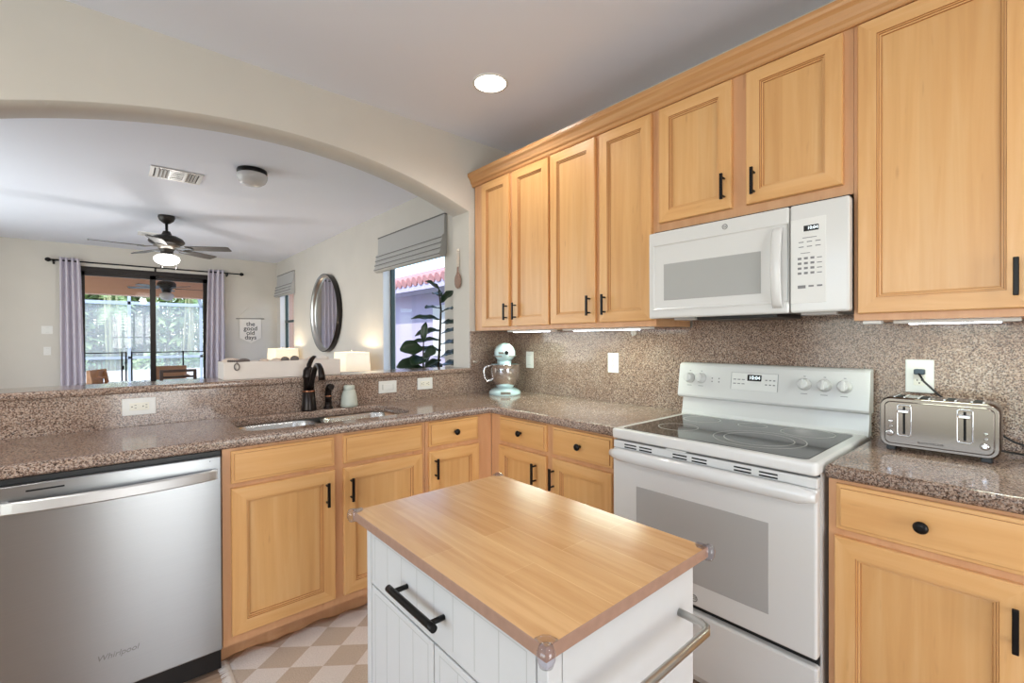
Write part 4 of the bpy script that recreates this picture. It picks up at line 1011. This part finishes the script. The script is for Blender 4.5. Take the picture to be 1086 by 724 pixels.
def vent(label, x0, x1, y0, y1):
    t = thing('ceiling_vent', label, 'vent', ((x0+x1)/2, (y0+y1)/2, H))
    m = MB(); m.box((x0+.02, y0+.02, H-.003), (x1-.02, y1-.02, H-.0005)); m.build('duct_opening', VENTD, t)
    m = MB(); f = .028
    m.box((x0, y0, H-.010), (x1, y0+f, H-.0005), .003); m.box((x0, y1-f, H-.010), (x1, y1, H-.0005), .003); m.box((x0, y0+f, H-.010), (x0+f, y1-f, H-.0005), .002); m.box((x1-f, y0+f, H-.010), (x1, y1-f, H-.0005), .002)
    w_ = x1-x0
    for q in (.37, .66): m.box((x0+w_*q-.008, y0+f, H-.012), (x0+w_*q+.008, y1-f, H-.001))
    m.build('frame', VENTM, t)
    k = 0
    for a, b, n in ((.10, .36, 4), (.68, .90, 4)):
        for i in range(n):
            x = x0+w_*(a+(b-a)*(i+.5)/n); s = 1 if a < .5 else -1
            m = MB(); m.loft([[(x-.009, y, H-.004), (x+.010, y, H-.004-.014*1), (x+.012, y, H-.004-.012), (x-.007, y, H-.002)][::1] if s > 0 else [(x+.009, y, H-.004), (x-.010, y, H-.018), (x-.012, y, H-.016), (x+.007, y, H-.002)] for y in (y0+f, y1-f)], smooth=False); m.build('louver', VENTM, t)
    for i in range(5):
        y = y0+f+(y1-y0-2*f)*(i+.5)/5; m = MB(); m.box((x0+w_*.39, y-.016, H-.010), (x0+w_*.64, y+.012, H-.007)); m.build('louver', VENTM, t)
vent('white slatted ceiling vent left of the flush light', -2.035, -1.675, 2.02, 2.33)
vent('small white ceiling vent behind the fan near the sliding door', -2.02, -1.76, 4.95, 5.2)

# ------------------------------------------------------------------ dining table and chairs
t = thing('dining_table', 'glass-topped dining table in front of the sliding door', 'table', (-1.85, 4.75, 0))
m = MB(); m.merge(slab_mesh([rrect(-2.62, 4.18, -1.08, 5.22, .04, 5)], .748, .760, .003)); m.build('glass_top', TABLEG, t)
for x in (-2.4, -1.3):
    m = MB(); m.box((x-.05, 4.4, .04), (x+.05, 5.0, .747), .006); m.box((x-.07, 4.3, 0), (x+.07, 5.1, .04), .006); m.build('pedestal', DARKWOOD, t)
def chair(label, mat, solid=False):
    t = thing('dining_chair', label, 'chair', (0, 0, 0), 'dining chairs around the glass table')
    m = MB(); m.box((-.22, -.21, .43), (.22, .21, .47), .01); m.build('seat', mat, t)
    for x in (-.195, .195):
        m = MB(); m.box((x-.02, -.205, 0), (x+.02, -.165, .43), .003); m.build('leg', mat, t)
        m = MB(); m.loft([[(x+a, y+b, z) for a, b in ((-.02, -.018), (.02, -.018), (.02, .018), (-.02, .018))] for y, z in ((.20, 0), (.20, .45), (.225, .70), (.255, .868))], smooth=False); m.build('leg', mat, t)
    for z, h in ((.855, .04), (.765, .03)):
        m = MB(); y = .20+(z-.45)*.135; m.box((-.215, y-.012, z-h/2), (.215, y+.012, z+h/2), .004); m.build('back_rail', mat, t)
    if solid:
        m = MB(); m.loft([[(x, y+.03*(x/.2)**2, z) for x, y, z in ((-.19, .235, z0), (0, .235, z0), (.19, .235, z0), (.19, .255, z0), (0, .255, z0), (-.19, .255, z0))] for z0 in (.56, .86)], smooth=False); m.build('backrest', mat, t)
    y = .20+.1*.135; m = MB(); m.box((-.175, y-.010, .53), (.175, y+.012, .56), .003); m.build('back_rail', mat, t); return t
c = chair('dark wooden dining chair on the far side of the glass table', DARKWOOD); c.location = (-1.545, 5.46, 0); c.scale = (1.03, 1, .985)
c = chair('tan wooden dining chair at the left end of the glass table', TAN, True); c.location = (-2.20, 5.42, 0); c.rotation_euler = (0, 0, math.radians(68)); c.scale = (1, 1, 1.04)

# ------------------------------------------------------------------ outdoors: lanai, cage, fence, pool, planting, neighbour
m = MB(); m.box((-14, YB+.15, -.12), (10, 40, -.05)); m.box((.15, -10, -.12), (12, YB+.15, -.05)); m.box((-14, -12, -.12), (XL-.15, YB+.15, -.05)); m.box((XL-.15, -12, -.12), (.15, YF-.15, -.05)); struct(m.build('ground', GROUND))
m = MB(); m.box((-7, YB+.15, -.05), (2.5, 17, 0)); struct(m.build('pool_deck', DECK))
m = MB(); m.box((-7.0, YF-2.5, 2.62), (XL-.15, YB+.15, 2.75)); m.box((XL-.15, YF-2.5, 2.72), (.15, YF-.15, 2.85)); struct(m.build('added_sun_block', STUCCO))  # unseen overhang slabs added to keep direct sun out of the openings
t = bpy.data.objects.new('lanai_roof', None); t.location = (-2, 8, 2.4); C.objects.link(t); struct(t)
m = MB(); m.box((-6.5, YB+.15, 2.62), (1.2, 9.7, 2.72)); m.build('soffit', STUCCO, t)
m = MB(); m.box((-6.5, 9.4, 2.205), (1.2, 9.7, 2.62)); m.build('header_beam', STUCCO, t)
m = MB(); m.box((.9, 9.4, 0), (1.2, 9.7, 2.205)); m.build('column', STUCCO, t)
t = thing('screen_enclosure', 'pale aluminium pool screen enclosure beyond the sliding door', 'screen enclosure', (-2, 12, 0))
for x in (-5.6, -3.8, -1.97, -.50):
    m = MB(); m.box((x-.03, 12.0, 0), (x+.03, 12.08, 2.6)); m.build('upright', CAGE, t)
m = MB(); m.box((-5.6, 12.0, 2.17), (-.47, 12.08, 2.25)); m.build('top_rail', CAGE, t)
m = MB(); m.box((-5.6, 12.0, .84), (-.47, 12.06, .90)); m.build('chair_rail', CAGE, t)
for x0, x1 in ((-5.57, -3.83), (-3.77, -2.0), (-1.94, -.53)):
    m = MB(); m.box((x0, 12.035, .05), (x1, 12.038, 2.17)); m.build('screen_panel', SCREEN, t)
m = MB(); m.tube([(-.50, 12.04, 2.2), (-.9, 9.7, 2.55)], .035, 8); m.build('roof_strut', CAGE, t)
for y in (10.2, 11.1):
    m = MB(); m.box((-.53, y-.03, 0), (-.47, y+.03, 2.2)); m.build('upright', CAGE, t)
t = thing('pool_fence', 'black pool safety fence with a gate beyond the sliding door', 'fence', (-2, 10.5, 0))
for x in (-4.4, -3.4, -2.13, -2.06, -1.965, -1.04, -.2):
    m = MB(); m.box((x-.014, 10.486, 0), (x+.014, 10.514, 1.05)); m.build('post', BLACKM, t)
m = MB(); m.box((-4.4, 10.492, 1.015), (-2.06, 10.508, 1.035)); m.box((-1.965, 10.492, 1.015), (-.2, 10.508, 1.035)); m.build('top_rail', BLACKM, t)
m = MB(); m.box((-2.14, 10.46, .66), (-2.09, 10.54, .74), .005); m.build('latch', BLACKM, t)
m = MB(); m.merge(slab_mesh([rrect(-5.2, 12.4, -1.0, 15.6, .4, 6)], -.02, .03, .01)); tag(m.build('pool', WATER), 'blue-green pool water beyond the black fence', 'pool')
m = MB(); m.box((-6, 16.1, 0), (1.4, 16.4, .35), .02); m.box((-6, 15.9, 0), (1.4, 16.1, .12), .02); struct(m.build('garden_wall', DECK))
# patio fan and patio bench
px_, py_ = -1.50, 8.2
t = thing('patio_fan', 'patio ceiling fan seen through the right sliding door panel', 'ceiling fan', (px_, py_, 2.62))
m = MB(); m.lathe([(.06, 2.62), (.05, 2.55), (.015, 2.54), (.015, 2.42), (.12, 2.40), (.15, 2.36), (.15, 2.30), (.09, 2.26), (.07, 2.20)], (px_, py_, 0)); m.build('motor_housing', FANM, t)
m = MB(); m.lathe([(.06, 2.20), (.11, 2.16), (.115, 2.12), (.08, 2.06), (.01, 2.04)], (px_, py_, 0)); m.build('globe', FROST, t)
for k in range(5):
    a = math.radians(8+72*k); ca, sa = math.cos(a), math.sin(a)
    def P(r_, s_, z_): return (px_+ca*r_-sa*s_, py_+sa*r_+ca*s_, z_)
    m = MB(); m.loft([[P(r_, wv, 2.29), P(r_, -wv, 2.27), P(r_, -wv, 2.265), P(r_, wv, 2.285)] for r_, wv in ((.13, .02), (.25, .06), (.45, .085), (.58, .075), (.63, .03))], smooth=False); m.build('blade', DARKWOOD, t)
t = thing('patio_bench', 'wooden patio bench on the lanai behind the dining chair', 'bench', (-1.45, 8.2, 0))
m = MB(); m.box((-1.72, 7.95, .40), (-1.16, 8.40, .45), .01); m.build('seat', TAN, t)
m = MB(); m.box((-1.72, 8.40, .45), (-1.18, 8.45, .80), .01); m.build('backrest', TAN, t)
for x in (-1.70, -1.20):
    for y in (7.97, 8.40):
        m = MB(); m.box((x-.025, y-.025, 0), (x+.025, y+.025, .40)); m.build('leg', TAN, t)
    m = MB(); m.box((x-.03, 7.95, .60), (x+.03, 8.40, .64), .01); m.build('armrest', TAN, t)
# clumping palms: each palm has canes and a crown of fronds
def palm(x, y, h, n, seed, label, mat):
    rnd = random.Random(seed); t = thing('clumping_palm', label, 'palm', (x, y, -.05), 'palms behind the pool')
    canes = MB(); fr = MB()
    for k in range(n):
        bx, by = x+rnd.uniform(-.22, .22), y+rnd.uniform(-.25, .25); tx, ty = bx+rnd.uniform(-.25, .25), by+rnd.uniform(-.2, .2); hh = h*rnd.uniform(.7, 1.05)
        canes.tube([(bx, by, -.05), ((bx+tx)/2, (by+ty)/2, hh*.5), (tx, ty, hh)], [.045, .038, .03], 6)
        for q in range(11):
            a = rnd.uniform(0, 2*PI); e = rnd.uniform(.2, 1.1); L_ = rnd.uniform(.7, .95); z0 = hh*rnd.choice((1, 1, .95, .75, .55))
            o = Vector((tx, ty, z0)) if z0 > hh*.9 else Vector(((bx+tx)/2, (by+ty)/2, z0)); d = Vector((math.cos(a), math.sin(a), 0)); s_ = Vector((-d.y, d.x, 0))
            pts = [o+d*(L_*u*math.cos(e*.6))+Vector((0, 0, L_*(e*u-1.15*u*u))) for u in (0, .2, .4, .6, .8, 1)]
            for i in range(5):
                for j in range(3):
                    p0 = pts[i].lerp(pts[i+1], j/3); p1 = pts[i].lerp(pts[i+1], j/3+.16); ll = .30*(1-.6*(i*3+j)/15)
                    for sg_ in (-1, 1):
                        tip = p0+s_*(sg_*ll)+d*ll*.35+Vector((0, 0, -.16*ll))
                        vs = [fr.bm.verts.new(v) for v in (p0, tip, p1)]; fr._f(vs)
    canes.build('canes', TRUNK, t); fr.build('fronds', mat, t, fix=False)
for i, (x, y, h) in enumerate(((-4.3, 18.6, 4.6), (-2.2, 18.6, 4.3), (-.1, 18.6, 4.7), (1.9, 18.6, 4.4))):
    palm(x, y, h, 5, 40+i, 'tall green palm clump standing behind the pool', FROND if i % 2 else FROND2)
m = MB(); rnd = random.Random(99)
for k in range(150):
    x, y = rnd.uniform(-9, 5), rnd.uniform(20.6, 22.5); h = rnd.uniform(3.5, 6); dx = rnd.uniform(-.5, .5)
    m.mi = 1; m.tube([(x, y, -.05), (x+dx*.4, y, h*.5), (x+dx, y, h)], [.035, .03, .015], 5); m.mi = 0
    for q in range(95):
        z = h*rnd.uniform(.12, 1.05); a = rnd.uniform(0, 2*PI); c = Vector((x+dx*z/h, y, z)); d = Vector((math.cos(a), math.sin(a)*.7, rnd.uniform(-.5, .35))).normalized()*rnd.uniform(.5, 1.0); s_ = d.cross(Vector((rnd.uniform(-.3, .3), 0, 1))).normalized()*.09
        m._f([m.bm.verts.new(v) for v in (c, c+d*.5+s_, c+d, c+d*.5-s_)], 0)
o = m.build('bamboo_thicket', [FROND, TRUNK], fix=False); tag(o, 'dense bamboo thicket filling the background behind the pool palms', 'bamboo', kind='stuff')
for i, (x, y) in enumerate(((-4.6, 17.0), (-3.2, 17.0), (-1.4, 16.9), (-.2, 17.0))):
    t = thing('shrub', 'low leafy shrub below the palms behind the pool', 'shrub', (x, y, 0), 'shrubs behind the pool')
    m = MB(); rnd = random.Random(i)
    for k in range(260):
        a, e, r_ = rnd.uniform(0, 2*PI), rnd.uniform(0, PI/2), .55*rnd.uniform(.6, 1); c = Vector((x+r_*math.cos(a)*math.cos(e), y+r_*.7*math.sin(a)*math.cos(e), .05+1.1*r_*math.sin(e)*1.3))
        d = Vector((rnd.uniform(-1, 1), rnd.uniform(-1, 1), rnd.uniform(-.3, 1))).normalized()*.13; s_ = d.orthogonal()*.45
        m._f([m.bm.verts.new(v) for v in (c, c+d*.5+s_, c+d, c+d*.5-s_)])
    m.build('foliage', FROND2 if i % 2 else FROND, t, fix=False); m = MB(); m.tube([(x, y, -.05), (x, y, .5)], .03, 6); m.build('trunk', TRUNK, t)
# neighbouring house outside the right-hand windows
t = thing('neighbor_house', 'house with clay tile roof and a lilac light cast painted into its walls outside the near window', 'house', (4.5, 5, -.05))
m = MB(); m.box((3.6, -2, -.05), (7.5, 14, 2.55)); m.build('wall', LILAC_CAST, t)
m = MB(); m.box((3.0, -2.3, 2.42), (3.1, 14.3, 2.58)); m.box((3.05, -2.3, 2.42), (3.6, 14.3, 2.46)); m.build('fascia', LILAC_CAST, t)
m = MB()
for i in range(66):
    y = -2.2+.25*i; m.tube([(2.95, y, 2.62), (7.5, y, 4.0)], .105, 10)
m.build('tile_roof', TILE, t)
m = MB(); m.box((3.56, 6.2, .9), (3.6, 7.0, 2.1)); m.build('window', REVEAL, t)
